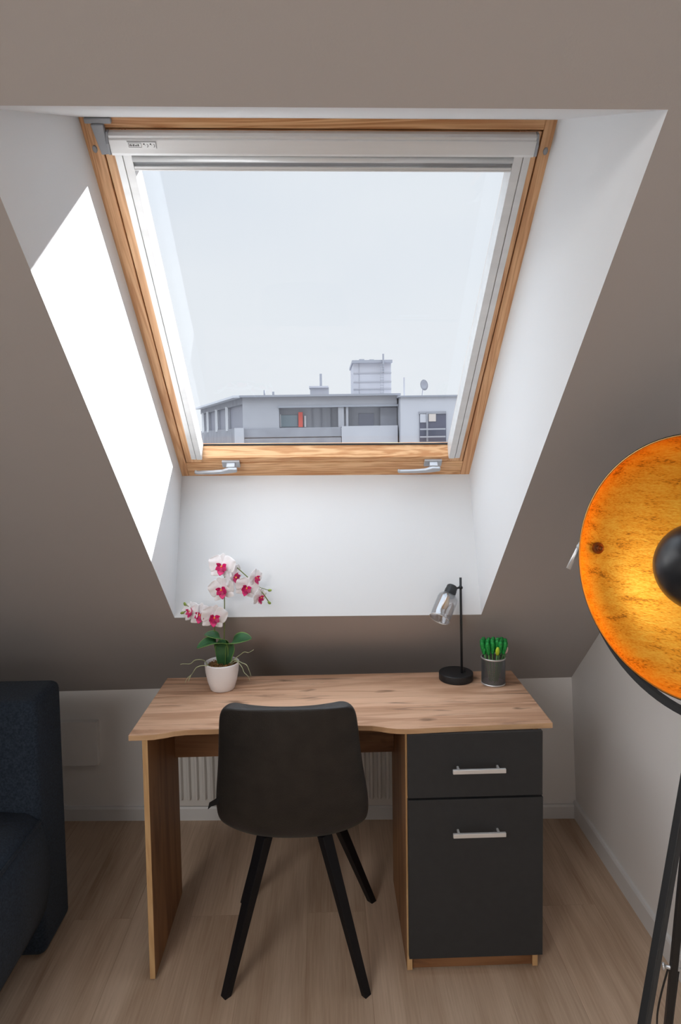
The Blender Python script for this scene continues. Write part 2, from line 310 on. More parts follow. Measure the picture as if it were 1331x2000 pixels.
def tube(bm, pts, rad, seg=12, cap=True, mi=0):
    pts = [Vector(p) for p in pts]; rings = []
    if not isinstance(rad, (list, tuple)): rad = [rad] * len(pts)
    ref = None
    for i, p in enumerate(pts):
        d = (pts[min(i + 1, len(pts) - 1)] - pts[max(i - 1, 0)]).normalized()
        if ref is None: a, b = frame_at(d)
        else:
            a = ref - d * ref.dot(d); a.normalize(); b = d.cross(a)
        ref = a
        rings.append([bm.verts.new(p + (a * math.cos(2 * PI * k / seg) + b * math.sin(2 * PI * k / seg)) * rad[i]) for k in range(seg)])
    for i in range(len(rings) - 1):
        for k in range(seg): bm.faces.new((rings[i][k], rings[i][(k + 1) % seg], rings[i + 1][(k + 1) % seg], rings[i + 1][k])).material_index = mi
    if cap: bm.faces.new(rings[0][::-1]).material_index = mi; bm.faces.new(rings[-1]).material_index = mi
def lathe(bm, prof, seg=48, M=None, mi=0, close=False):
    """prof: list of (r, h) about Z; M optional matrix"""
    rings = []
    for r, h in prof:
        if r < 1e-6: rings.append([bm.verts.new((0, 0, h))])
        else: rings.append([bm.verts.new((r * math.cos(2 * PI * k / seg), r * math.sin(2 * PI * k / seg), h)) for k in range(seg)])
    idx = list(range(len(rings) - 1)); 
    pairs = [(rings[i], rings[i + 1]) for i in idx] + ([(rings[-1], rings[0])] if close else [])
    for A, B in pairs:
        for k in range(seg):
            q = (k + 1) % seg
            if len(A) == 1 and len(B) == 1: continue
            if len(A) == 1: f = bm.faces.new((A[0], B[q], B[k]))
            elif len(B) == 1: f = bm.faces.new((A[k], A[q], B[0]))
            else: f = bm.faces.new((A[k], A[q], B[q], B[k]))
            f.material_index = mi
    if M is not None: bmesh.ops.transform(bm, matrix=M, verts=bm.verts)
def bar(bm, p0, p1, wx, wy, side, taper=1.):
    """rectangular bar from p0 to p1; 'side' = direction of wx"""
    p0, p1 = Vector(p0), Vector(p1); d = (p1 - p0).normalized(); a = Vector(side) - d * Vector(side).dot(d); a.normalize(); b = d.cross(a)
    R0 = [bm.verts.new(p0 + a * sx_ * wx / 2 + b * sy_ * wy / 2) for sx_, sy_ in ((-1, -1), (1, -1), (1, 1), (-1, 1))]
    R1 = [bm.verts.new(p1 + (a * sx_ * wx / 2 + b * sy_ * wy / 2) * taper) for sx_, sy_ in ((-1, -1), (1, -1), (1, 1), (-1, 1))]
    bm.faces.new(R0[::-1]); bm.faces.new(R1)
    for i in range(4): bm.faces.new((R0[i], R0[(i + 1) % 4], R1[(i + 1) % 4], R1[i]))
def empty(name, loc, label, cat, group=None, rz=0, matrix=None):
    o = bpy.data.objects.new(name, None); COL.objects.link(o); o.empty_display_size = .05
    if matrix is not None: o.matrix_world = matrix
    else: o.location = loc; o.rotation_euler = (0, 0, rz)
    o['label'] = label; o['category'] = cat
    if group: o['group'] = group
    return o
def tag(o, label, cat, group=None):
    o['label'] = label; o['category'] = cat
    if group: o['group'] = group
    return o
def struct(o, label=None):
    o['kind'] = 'structure'
    if label: o['label'] = label
    return o

# ------------------------------------------------------------------ room shell
XW = -2.0; YB = -2.6; ZC = 2.5
sC = (ZC - ZK) / ST
# floor slab
bm = bmesh.new(); box(bm, XW - .1, 1.15, YB - .1, 2.85, -.08, 0)
struct(link('floor', bm, M_floor), 'light oak laminate floor with planks running towards the knee wall')
# sloped ceiling as a grid with the skylight opening cut out, then the flat part
bm = bmesh.new()
xs = [XW - .05, -1.5, -1.0, -.75, XL, -.3, 0, .3, XR, .75, 1.05]
ss = [0, .15, .3, .45, S2, .9, 1.3, 1.8, S1, 2.4, sC]
g = [[bm.verts.new(ceil_pt(x, s)) for x in xs] for s in ss]
for j in range(len(ss) - 1):
    for i in range(len(xs) - 1):
        if ss[j] >= S2 - 1e-6 and ss[j + 1] <= S1 + 1e-6 and xs[i] >= XL - 1e-6 and xs[i + 1] <= XR + 1e-6: continue
        bm.faces.new((g[j][i], g[j][i + 1], g[j + 1][i + 1], g[j + 1][i]))
back = [bm.verts.new((x, YB - .05, ZC)) for x in xs]
for i in range(len(xs) - 1): bm.faces.new((g[-1][i], g[-1][i + 1], back[i + 1], back[i]))
link_ceiling = link('ceiling', bm, M_ceil, smooth=False)
struct(link_ceiling, 'taupe painted sloping attic ceiling around the skylight')
# knee wall (far), slightly out of square as in the photo
bm = bmesh.new()
N_ = 8
fr_ = []; bk_ = []
for i in range(N_ + 1):
    x = XW - .05 + (1.05 - XW + .05) * i / N_
    fr_.append((bm.verts.new((x, wall_y(x), -.02)), bm.verts.new((x, wall_y(x), zk(x) + .002))))
    bk_.append((bm.verts.new((x, wall_y(x) + .12, -.02)), bm.verts.new((x, wall_y(x) + .12, zk(x) + .002))))
for i in range(N_):
    bm.faces.new((fr_[i][0], fr_[i + 1][0], fr_[i + 1][1], fr_[i][1])); bm.faces.new((bk_[i][0], bk_[i][1], bk_[i + 1][1], bk_[i + 1][0]))
    bm.faces.new((fr_[i][1], fr_[i + 1][1], bk_[i + 1][1], bk_[i][1])); bm.faces.new((fr_[i][0], bk_[i][0], bk_[i + 1][0], fr_[i + 1][0]))
bm.faces.new((fr_[0][0], fr_[0][1], bk_[0][1], bk_[0][0])); bm.faces.new((fr_[-1][0], bk_[-1][0], bk_[-1][1], fr_[-1][1]))
struct(link('wall_back', bm, M_wall), 'low white knee wall behind the desk')
# right wall
bm = bmesh.new()
P = [(YB - .05, -.02), (2.75, -.02), (2.75, .50), (wall_y(1), zk(1)), (WK - sC * CT, ZC), (YB - .05, ZC)]
a = [bm.verts.new((wall_x(z), y, z)) for y, z in P]; b = [bm.verts.new((wall_x(z) + .12, y, z)) for y, z in P]
bm.faces.new(a); bm.faces.new(b[::-1])
for i in range(len(P)): bm.faces.new((a[i], a[(i + 1) % len(P)], b[(i + 1) % len(P)], b[i]))
struct(link('wall_right', bm, M_wall), 'white gable wall behind the tripod lamp')
bm = bmesh.new(); prism(bm, P, XW - .12, XW, axis=0); struct(link('wall_left', bm, M_wall))
struct(link('wall_front', bx(XW - .1, 1.1, YB - .12, YB, -.02, ZC), M_wall))
# baseboards
bm = bmesh.new()
def bb(bm, x0, x1):
    v = []
    for x in (x0, x1):
        y = wall_y(x)
        v.append([bm.verts.new((x, y + d, z)) for d, z in ((.001, 0), (-.013, 0), (-.013, .050), (-.009, .058), (.001, .058))])
    for i in range(5): bm.faces.new((v[0][i], v[0][(i + 1) % 5], v[1][(i + 1) % 5], v[1][i]))
    bm.faces.new(v[0][::-1]); bm.faces.new(v[1])
bb(bm, XW, 1.012); struct(link('baseboard_back', bm, M_base), 'white baseboard along the knee wall')
bm = bmesh.new()
prism(bm, [(.001 + 1.015, 0), (1.002, 0), (1.001, .066), (1.005, .074), (1.014, .074)], YB, wall_y(1.0) - .004, axis=1)
struct(link('baseboard_right', bm, M_base), 'white baseboard along the right wall')

# skylight lining: four painted reveals from the ceiling opening to the window frame
D0 = .4738
def wpt(u, t, n): return Vector((u, WK - t * CT + n * ST, ZK + t * ST + n * CT + TY * u))
FT1, FT2 = 2.030, .7885
def reveal(name, A, B, label):
    bm = bmesh.new(); n = len(A)
    a = [bm.verts.new(p) for p in A]; b = [bm.verts.new(p) for p in B]
    bm.faces.new((a[0], a[1], b[1], b[0]))
    return struct(link(name, bm, M_reveal), label)
oTL, oTR, oBL, oBR = ceil_pt(XL, S1), ceil_pt(XR, S1), ceil_pt(XL, S2), ceil_pt(XR, S2)
# carried a little past the inner face of the frame so no light slips between lining and frame
def past(o_, u, t):
    f_ = wpt(u, t, D0); return f_ + (f_ - o_).normalized() * .03
iTL, iTR, iBL, iBR = past(oTL, XL, FT1), past(oTR, XR, FT1), past(oBL, XL, FT2), past(oBR, XR, FT2)
reveal('trim_1', (oTL, oBL), (iTL, iBL), 'left white plaster cheek of the skylight, partly sunlit')
reveal('trim_2', (oTR, oBR), (iTR, iBR), 'right white plaster cheek of the skylight')
reveal('trim_3', (oTL, oTR), (iTL, iTR), 'narrow white plaster head above the skylight')
reveal('trim_4', (oBL, oBR), (iBL, iBR), 'upright white plaster apron below the skylight')

# ------------------------------------------------------------------ skylight window (local: x across, y up the slope, z outwards)
ex = Vector((1, 0, TY)).normalized(); et = Vector((0, -CT, ST)); en = ex.cross(et).normalized(); et = en.cross(ex).normalized()
WM = Matrix((ex, et, en)).transposed().to_4x4(); WM.translation = wpt(0, 1.41, D0) - et * 1.41
win = bpy.data.objects.new('window_1', None); COL.objects.link(win); win.matrix_world = WM; win.empty_display_size = .05
win['kind'] = 'structure'; win['label'] = 'pine framed roof window over the desk'
UL, UR = -.526, .5215
OUTWARD = True
fw = .0275
# outer frame: stiles and rails, each with grain along its length
bm = bmesh.new(); box(bm, UL - .03, UL + fw, FT2 - .03, FT1 + .03, 0, .075, 0); box(bm, UR - fw, UR + .03, FT2 - .03, FT1 + .03, 0, .075, 0)
box(bm, UL + fw, UR - fw, FT2 - .03, FT2 + .0725, 0, .075, 1); box(bm, UL + fw, UR - fw, 2.0075, FT1 + .03, 0, .075, 1)
link('frame', bm, [M_pine_t, M_pine_x], win, bevel=.002)
# sash
a0, a1 = UL + fw + .003, UR - fw - .003
bm = bmesh.new(); box(bm, a0, -.4375, FT2 + .0755, 2.0045, 0, .058, 0); box(bm, .4400, a1, FT2 + .0755, 2.0045, 0, .058, 0)
pr = [(FT2 + .0755, .0), (.889, .0), (.9045, .050), (.9045, .056), (FT2 + .0755, .056)]
prism(bm, pr, -.4375, .4400, axis=0, mi=1); box(bm, -.4375, .4400, 1.93, 2.0045, 0, .058, 1)
link('sash', bm, [M_pine_t, M_pine_x], win, bevel=.002)
struct(link('pane', bx(-.450, .452, .88, 1.96, .0505, .0515), M_glass, win))['label'] = 'clear glass pane'
# outside cladding closes the joint to the roof
bm = bmesh.new(); box(bm, UL - .12, -.454, .70, 2.12, .0755, .0855); box(bm, .454, UR + .12, .70, 2.12, .0755, .0855)
box(bm, -.454, .454, .70, .862, .0755, .0855); box(bm, -.454, .454, 1.893, 2.12, .0755, .0855)
link('cladding', bm, M_greyplastic, win)
bm = bmesh.new()
box(bm, -.4375, .44, .9035, .9065, .044, .0505); 
link('gasket', bm, M_darkgap, win)
for u in (UL + fw * .38, UR - fw * .45):
    bm = bmesh.new(); s_ = 1 if u < 0 else -1
    lathe(bm, [(0, .0), (.007, .0), (.007, .0022), (.004, .003), (0, .003)], 20); bmesh.ops.rotate(bm, verts=bm.verts, matrix=Matrix.Rotation(0, 3, 'X'), cent=(0, 0, 0))
    bmesh.ops.scale(bm, vec=(.75, 1.2, 1), verts=bm.verts); bmesh.ops.rotate(bm, verts=bm.verts, matrix=Matrix.Rotation(PI, 3, 'X'), cent=(0, 0, 0)); bmesh.ops.translate(bm, vec=(u, 1.962, 0), verts=bm.verts)
    link('screw_cap', bm, M_greyplastic, win, smooth=True)
# locking handles on the lower sash rail
def handle(u0):
    bm = bmesh.new(); box(bm, u0 + .095, u0 + .158, .846, .878, -.010, 0.0)
    h = link('handle_plate', bm, M_hdl, win, bevel=.002); h['label'] = 'grey metal handle plate'
    bm = bmesh.new()
    box(bm, u0 + .112, u0 + .142, .852, .874, -.030, -.009)
    # the lever: a flat curved arm reaching left
    pts = [(u0 + .150, .870), (u0 + .120, .871), (u0 + .095, .860), (u0 + .06, .856), (u0 + .008, .8545), (u0 + .0, .858), (u0 - .002, .850), (u0 + .004, .844), (u0 + .06, .843), (u0 + .10, .845), (u0 + .130, .850), (u0 + .150, .855)]
    prism(bm, pts, -.040, -.028, axis=2)
    l = link('window_handle', bm, M_hdl, win, bevel=.003); return l
handle(-.463); handle(.258)

# roller blind: cassette, side rails and bottom bar screwed to the sash
bl = empty('roller_blind', (0, 0, 0), 'retracted roller blind in a white aluminium cassette across the top of the skylight', 'blind', matrix=WM)
bm = bmesh.new()
prof = [(2.0045, -.001), (2.0045, -.014), (2.0010, -.0225), (2.0000, -.0212), (1.9950, -.0212), (1.9940, -.0245), (1.9925, -.0255), (1.9650, -.0275), (1.9590, -.0255), (1.9580, -.001)]
prism(bm, prof, -.4725, .4765, axis=0); link('cassette', bm, M_alu, bl, bevel=.0012)
M_cap = M_greyplastic
for u in (-.4785, .4767):
    bm = bmesh.new(); prism(bm, [(2.0055, -.001), (2.0055, -.015), (1.986, -.0285), (1.962, -.0295), (1.957, -.001)], u, u + .0055, axis=0)
    link('end_cap', bm, M_cap, bl, bevel=.001)
# side rails
for s_ in (-1, 1):
    bm = bmesh.new()
    if s_ < 0: x0, x1 = -.4715, -.434
    else: x0, x1 = .4365, .4755
    # shallow stepped U-profile in (u, n)
    if s_ < 0: P_ = [(x0, -.001), (x0, -.010), (x0 + .016, -.011), (x0 + .0165, -.007), (x0 + .0185, -.007), (x0 + .019, -.012), (x1, -.012), (x1, -.006), (x1 - .001, .046), (x1 - .006, .046), (x1 - .006, -.001)]
    else: P_ = [(x1, -.001), (x1, -.010), (x1 - .016, -.011), (x1 - .0165, -.007), (x1 - .0185, -.007), (x1 - .019, -.012), (x0, -.012), (x0, -.006), (x0 + .001, .046), (x0 + .006, .046), (x0 + .006, -.001)]
    a = [bm.verts.new((u, .893, n)) for u, n in P_]; b = [bm.verts.new((u, 1.9600, n)) for u, n in P_]; n = len(P_)
    bm.faces.new(a); bm.faces.new(b[::-1])
    for i in range(n): bm.faces.new((a[i], b[i], b[(i + 1) % n], a[(i + 1) % n]))
    link('side_rail', bm, M_alu, bl)
bm = bmesh.new(); box(bm, -.433, .4355, 1.928, 1.9585, -.006, -.001); link('roller_slot', bm, M_greyplastic, bl)
bm = bmesh.new(); tube(bm, [(-.433, 1.945, -.009), (.4355, 1.945, -.009)], .0075, 16); link('roller_tube', bm, M_alu, bl, smooth=True)
bm = bmesh.new(); box(bm, -.433, .4355, 1.9185, 1.9285, -.013, .002); box(bm, -.433, .4355, 1.9205, 1.9225, -.0145, -.012); link('bottom_bar', bm, M_alu, bl, bevel=.0008)
# type plate with a worn imprint of text and small symbols
bm = bmesh.new(); box(bm, -.4335, -.3685, 1.9745, 1.9915, -.0272, -.0262); lp = link('type_plate', bm, M_alu, bl, bevel=.0003)
bm = bmesh.new(); zf, zb = -.0276, -.0271
def mk(x0, x1, y0, y1): box(bm, x0, x1, y0, y1, zf, zb)
mk(-.4325, -.3695, 1.9896, 1.9905); mk(-.3702, -.3694, 1.9760, 1.9905)
mk(-.4305, -.4020, 1.9872, 1.9878); mk(-.4305, -.4020, 1.9782, 1.9788); mk(-.4305, -.4299, 1.9782, 1.9878); mk(-.4026, -.4020, 1.9782, 1.9878)
xx = -.4285
for wdt, hgt in ((.0012, .0045), (.0020, .0045), (.0009, .003), (.0022, .0045), (.0010, .0045), (.0020, .003), (.0012, .0045), (.0020, .0045)):
    mk(xx, xx + wdt, 1.9805, 1.9805 + hgt); xx += wdt + .0012
for cxp in (-.3975, -.3830):
    mk(cxp, cxp + .0028, 1.9840, 1.9865); mk(cxp + .0028, cxp + .0040, 1.9828, 1.9836)
    for k in range(7):
        an = -1.2 + k * .38; px_, py_ = cxp + .0068 + .0030 * math.cos(an), 1.9820 + .0034 * math.sin(an); mk(px_ - .0005, px_ + .0005, py_ - .0005, py_ + .0005)
link('imprint', bm, M_darkgap, lp)
# grey hinge cover at the top left of the window
bm = bmesh.new()
prism(bm, [(-.520, 2.0325), (-.462, 2.0325), (-.462, 2.0205), (-.520, 2.0205)], -.012, .0, axis=2)
prism(bm, [(-.507, 2.0205), (-.480, 2.0205), (-.4795, 1.957), (-.499, 1.955)], -.016, -.001, axis=2)
link('hinge_cover', bm, M_greyplastic, win, bevel=.0025)

OUTWARD = False
# ------------------------------------------------------------------ the building and roof fittings outside
GZ = -14
K = 30 / 1281.74
def fx(px): return (px - 690.0) * K * 1.0 + .0
def B(px, py, Y=30.0):     # facade measure taken from elevations at 30 m
    d = Fv + Rv * ((px - 665.5) / 1281.74) - Uv * ((py - 928.31) / 1281.74)
    k = Y / d.y; return Vector((0, 0, 1.5972)) + d * k
M_fac = mat('grey_render', (.42, .42, .45, 1), .9, var=.05, vscale=.6, spec=.1)
M_fac2 = mat('pale_render', (.52, .52, .555, 1), .9, var=.04, vscale=.6, spec=.1)
M_facd = mat('dark_cladding', (.32, .32, .35, 1), .9, var=.10, vscale=2, spec=.1)
M_roofedge = mat('roof_edge_metal', (.34, .35, .39, 1), .7)
M_lightmet = mat('light_roof_trim', (.62, .63, .67, 1), .7)
M_bwin = mat('building_glass', (.34, .42, .46, 1), .5)
M_bwind = mat('building_glass_dark', (.26, .26, .31, 1), .5)
M_bwhite = mat('building_white', (.80, .80, .82, 1), .8)
M_bred = mat('red_awning_cloth', (.85, .17, .13, 1), .8)
bd = empty('apartment_building', (0, 34, GZ), 'grey flat-roofed apartment building with recessed balconies seen through the skylight', 'building')
def bobj(name, bm, M, parent=bd, label=None, **k):
    o = link(name, bm, M, parent, **k)
    if parent is bd: o.location = -Vector(bd.location)
    if label: o['label'] = label
    return o
def bbox_(x0, x1, y0, y1, z0, z1): return bx(x0, x1, y0, y1, z0, z1)
def rect(px0, px1, py0, py1, Y, dep, extend=0):
    a = B(px0, py0, Y); c = B(px1, py1, Y)
    x0, x1 = sorted((a.x, c.x)); z0, z1 = sorted((a.z, c.z))
    return (x0, x1, Y, Y + dep, z0, z1)
# main body with balcony recesses: built from slabs around the openings
z_bot = GZ
ztop = B(600, 775).z; zpar = B(600, 835).z; zrec = B(600, 796).z
xA, xB_, xC, xD, xE = B(474, 800).x, B(545, 800).x, B(666, 800).x, B(776, 800).x, B(930, 800).x
bm = bmesh.new()
box(bm, xA, xB_, 30, 42, z_bot, ztop)                       # left solid wall
box(bm, xB_, xD, 30, 30.75, zrec, ztop)                       # lintel band
box(bm, xB_, xD, 30.75, 42, z_bot, ztop)                      # wall behind the balconies
box(bm, xB_, xC, 30, 30.75, z_bot, zpar)
box(bm, xC - .12, xC + .14, 30, 30.75, zpar, zrec)
bobj('wall', bm, M_fac)
bm = bmesh.new(); box(bm, xA - .03, xC + .05, 29.9, 30, B(600, 853).z, zpar - .03); bobj('balcony_parapet', bm, M_facd)
bm = bmesh.new(); box(bm, xC + .02, xD, 29.8, 30.75, z_bot, B(700, 832).z); bobj('balcony_parapet', bm, M_fac2, label='pale balcony parapet')
bm = bmesh.new(); box(bm, xA, xC, 29.85, 29.89, B(600, 866).z - 1, B(600, 855).z); bobj('balcony_parapet', bm, M_facd)
# right block, a little nearer, lighter
bm = bmesh.new(); zr = B(850, 775, 29.2).z; box(bm, B(783, 800, 29.2).x, B(1400, 800, 29.2).x, 29.2, 42, z_bot, zr); bobj('wall', bm, M_fac2, label='pale projecting wall')
bm = bmesh.new(); box(bm, B(779, 800, 29.1).x, B(1402, 800, 29.1).x, 29.1, 42, zr, zr + .07); bobj('roof', bm, M_roofedge)
# roof slab on main part
bm = bmesh.new(); box(bm, xA - .1, xD + .15, 29.75, 42, ztop, ztop + .09); bobj('roof', bm, M_roofedge)
bm = bmesh.new(); box(bm, xB_ - .05, xD + .05, 29.93, 29.99, zrec, zrec + .09); bobj('lintel', bm, M_roofedge)
# left wing receding from the corner
def wing(z0, z1, off, y_a=30., y_b=41.5, th=.3):
    xa, xb = B(472, 800).x, B(392, 800, 41.5).x
    d = Vector((xb - xa, y_b - y_a, 0)).normalized(); nrm = Vector((-d.y, d.x, 0))
    if nrm.x > 0: nrm = -nrm
    bm = bmesh.new(); v = []
    for z in (z0, z1):
        for (q, o_) in (((xa, y_a), off), ((xb, y_b), off), ((xb, y_b), off - th), ((xa, y_a), off - th)):
            v.append(bm.verts.new((q[0] + nrm.x * o_, q[1] + nrm.y * o_, z)))
    for f in ((0, 3, 2, 1), (4, 5, 6, 7), (0, 1, 5, 4), (1, 2, 6, 5), (2, 3, 7, 6), (3, 0, 4, 7)): bm.faces.new([v[i] for i in f])
    return bm, xa, xb, d, nrm
zb1 = B(474, 840).z
bm, *_ = wing(B(474, 790).z, ztop, .0); bobj('wall', bm, M_facd, label='receding side wall')
bm, *_ = wing(z_bot, zb1 + .1, .0); bobj('wall', bm, M_facd)
bm, *_ = wing(ztop, ztop + .1, .35, th=1.2); bobj('roof', bm, M_lightmet)
bm, xa, xb, dW, nW = wing(zb1 + .1, B(474, 790).z, -.15, th=.1); bobj('window', bm, M_bwind)
for k in (.28, .52, .76, .90):
    bm = bmesh.new(); c_ = Vector((xa, 30, 0)) + dW * (k * 12.5)
    box(bm, c_.x - .07, c_.x + .07, c_.y - .1, c_.y + .1, zb1, B(474, 790).z + .05)
    bobj('mullion', bm, M_bwhite, label='white window mullion')
bm = bmesh.new(); a = B(458, 836, 29.7); c_ = B(477, 870, 29.7); box(bm, a.x, c_.x, 29.7, 30.1, c_.z - 1, a.z); bobj('corner_post', bm, M_fac2)
# balcony windows, doors
wnd = bobj('window', bbox_(*rect(548, 582, 811, 833, 30.70, .08)), M_bwin)
for x0, x1 in ((546.5, 549.5),): bobj('window_frame', bbox_(*rect(x0, x1, 809, 834, 30.66, .05)), M_bwhite, wnd)
bobj('awning', bbox_(*rect(583, 592, 805, 834, 30.5, .1)), M_bred, label='red cloth on the balcony')
bobj('door', bbox_(*rect(594.5, 598.5, 812, 834, 30.62, .1)), M_bwhite)
for x in (610, 627, 646): bobj('partition', bbox_(*rect(x, x + 1.3, 795, 836, 30.66, .08)), M_roofedge)
bobj('window', bbox_(*rect(668, 680, 808, 832, 30.70, .08)), M_fac2)
bobj('window', bbox_(*rect(701, 731, 808, 832, 30.70, .08)), M_bwind)
bobj('partition', bbox_(*rect(743, 776, 796, 833, 30.4, .15)), M_facd)
bobj('wall', bbox_(*rect(676, 681, 795, 833, 30, .3)), M_fac)
# window in the right block
wr = bobj('window', bbox_(*rect(820, 872, 806, 862, 29.14, .1)), mat('window_night_blue', (.10, .10, .14, 1), .5))
bobj('window_frame', bbox_(*rect(819, 872, 804, 808, 29.1, .12)), M_facd, wr)
bobj('curtain', bbox_(*rect(821, 834, 808, 825, 29.10, .03)), M_fac2, wr)
bobj('curtain', bbox_(*rect(838, 852, 808, 823, 29.10, .03)), mat('beige_blind', (.62, .55, .50, 1), .8), wr)
bobj('window_frame', bbox_(*rect(833, 837, 806, 862, 29.06, .03)), M_facd, wr)
bobj('rail', bbox_(*rect(821, 871, 837, 839, 29.0, .03)), M_fac, wr)
bobj('rail', bbox_(*rect(821, 871, 852, 854, 29.0, .03)), M_fac, wr)
# lift tower with panels, cap, ladder and mast
tw = bobj('roof_tower', bbox_(*rect(690, 765, 708, 790, 33, 3.4)), M_fac2)
bm = bmesh.new()
for y in (728, 745, 759): box(bm, *rect(691, 765, y, y + 1.0, 32.97, .05))
box(bm, *rect(701.5, 702.5, 709, 780, 32.97, .05)); bobj('panel_joint', bm, M_fac, tw)
bm = bmesh.new(); box(bm, *rect(688, 767, 703.5, 708, 32.8, 3.8)); box(bm, *rect(702, 712, 701.5, 704, 33, 1)); box(bm, *rect(722, 731, 702, 704, 33, 1)); bobj('roof_cap', bm, M_roofedge, tw)
bm = bmesh.new(); box(bm, *rect(747.5, 751, 691, 728, 32.7, .1)); box(bm, *rect(749, 750, 728, 775, 32.7, .05)); box(bm, *rect(743, 744, 706, 775, 32.7, .05))
for y in range(712, 774, 5): box(bm, *rect(743, 750, y, y + .7, 32.7, .05))
bobj('ladder', bm, M_roofedge, tw)
# chimney box with pipe
ch = bobj('chimney', bbox_(*rect(606, 643, 757, 776, 32, 1)), M_fac)
bobj('chimney_cap', bbox_(*rect(604, 642, 754, 757, 31.9, 1.2)), M_fac2, ch)
bobj('chimney_pipe', bbox_(*rect(624.5, 629.5, 730, 756, 32.3, .12)), M_roofedge, ch)
bobj('vent', bbox_(*rect(515, 518, 762, 772, 32, .1)), M_roofedge); bobj('vent', bbox_(*rect(532, 536, 765, 772, 32, .1)), M_roofedge)
bobj('mast', bbox_(*rect(788.5, 791.5, 737, 774, 30.5, .07)), M_fac2)
# satellite dish on the roof
dc = B(829, 753, 30.5)
sdish = empty('satellite_dish', (dc.x, dc.y, zr + .075), 'small round satellite dish tilted on the flat roof of the far building', 'satellite dish')
bm = bmesh.new(); lathe(bm, [(0, -.06), (.12, -.045), (.26, 0), (.265, .008), (.12, -.035), (0, -.05)], 28)
bmesh.ops.scale(bm, vec=(.72, 1, 1), verts=bm.verts)
bmesh.ops.transform(bm, matrix=Matrix.Translation((0, 0, dc.z - zr - .05)) @ Matrix.Rotation(math.radians(75), 4, 'X') @ Matrix.Rotation(.2, 4, 'Y'), verts=bm.verts)
link('reflector', bm, M_facd, sdish, smooth=True)
bm = bmesh.new(); tube(bm, [(-.1, .03, 0), (-.05, .03, dc.z - zr - .15)], .02, 8); link('mount', bm, M_roofedge, sdish)
# street level far below
bm = bmesh.new(); box(bm, -80, 80, 4, 120, GZ - .5, GZ); struct(link('trim_5', bm, mat('street_asphalt', (.20, .20, .20, 1), .9)), 'street level far below the attic')

# portal-shaped sampling aid for the daylight through the skylight opening
pd = bpy.data.lights.new('skylight_portal', 'AREA'); pd.shape = 'RECTANGLE'; pd.size = 1.0; pd.size_y = 1.15
pd.cycles.is_portal = True
po = bpy.data.objects.new('skylight_portal', pd); COL.objects.link(po); po.matrix_world = Matrix.Translation(wpt(0, 1.40, D0 + .10)) @ (-(et.cross(ex))).to_track_quat('-Z', 'Y').to_matrix().to_4x4()

# ------------------------------------------------------------------ desk
DX, DY = .035, 1.85
desk = empty('writing_desk', (DX, DY, 0), 'oak-look writing desk with a wavy front edge and an anthracite cupboard on the right', 'desk', rz=.0026)
# table top outline (local x, y)
front = [(-.6175, -.0015), (-.585, -.0015), (-.5467, .0005), (-.518, .0085), (-.490, .020), (-.46, .0255), (-.4295, .0265), (-.3622, .0265), (-.20, .0262), (-.05, .026), (.0471, .0255), (.085, .022), (.112, .013), (.1295, .005), (.155, -.002), (.182, -.0048), (.215, -.0045), (.2807, -.0005), (.40, .004), (.5533, .0085), (.6145, .010)]
outl = [(x, y) for x, y in front] + [(.6155, .4425), (-.6125, .4480)]
bm = bmesh.new(); n = len(outl)
a = [bm.verts.new((x, y, .734)) for x, y in outl]; b = [bm.verts.new((x, y, .750)) for x, y in outl]
bm.faces.new(a[::-1]); bm.faces.new(b)
for i in range(n):
    f = bm.faces.new((a[i], a[(i + 1) % n], b[(i + 1) % n], b[i])); f.material_index = 1
link('tabletop', bm, [M_oak_x, M_oak_edge], desk, bevel=.0012)
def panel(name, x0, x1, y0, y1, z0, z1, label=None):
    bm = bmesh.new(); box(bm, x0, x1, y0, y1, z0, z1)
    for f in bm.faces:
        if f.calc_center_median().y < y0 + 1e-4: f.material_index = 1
    return link(name, bm, [M_oak_z_shaded, M_oak_edge_z], desk, bevel=.0008)
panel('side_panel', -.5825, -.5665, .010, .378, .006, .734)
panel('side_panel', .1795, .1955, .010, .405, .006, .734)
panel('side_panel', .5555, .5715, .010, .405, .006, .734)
for fx_, fy_ in ((-.5745, .03), (-.5745, .35), (.1875, .03), (.1875, .38), (.5635, .03), (.5635, .38)):
    bm = bmesh.new(); lathe(bm, [(0, 0), (.006, 0), (.006, .006), (0, .006)], 12); bmesh.ops.translate(bm, vec=(fx_, fy_, 0), verts=bm.verts); link('glide', bm, M_black, desk)
bm = bmesh.new(); box(bm, -.5665, .1795, .335, .351, .515, .734); link('apron_panel', bm, M_oak_x_shaded, desk, bevel=.0008)
bm = bmesh.new(); box(bm, .1955, .5555, .018, .034, .006, .056); link('toe_kick', bm, M_oak_x_shaded, desk, bevel=.0008)
bm = bmesh.new(); box(bm, .1955, .5555, .395, .400, .05, .73); box(bm, .1955, .5555, .02, .395, .054, .066); link('carcass_back', bm, M_oak_x, desk)
dr = link('drawer_front', bx(.1850, .5795, -.0065, .0095, .543, .7335), M_dgrey, desk, bevel=.0009)
do = link('cupboard_door', bx(.1845, .5810, -.0065, .0095, .0535, .5365), M_dgrey, desk, bevel=.0009)
for par, z in ((dr, .6325), (do, .4430)):
    bm = bmesh.new(); box(bm, .3115, .4645, -.036, -.028, z - .0062, z + .0062); box(bm, .327, .333, -.030, -.005, z - .004, z + .004); box(bm, .443, .449, -.030, -.005, z - .004, z + .004)
    h = link('handle', bm, M_alu2, par, bevel=.0012); h['label'] = 'brushed silver bar handle'

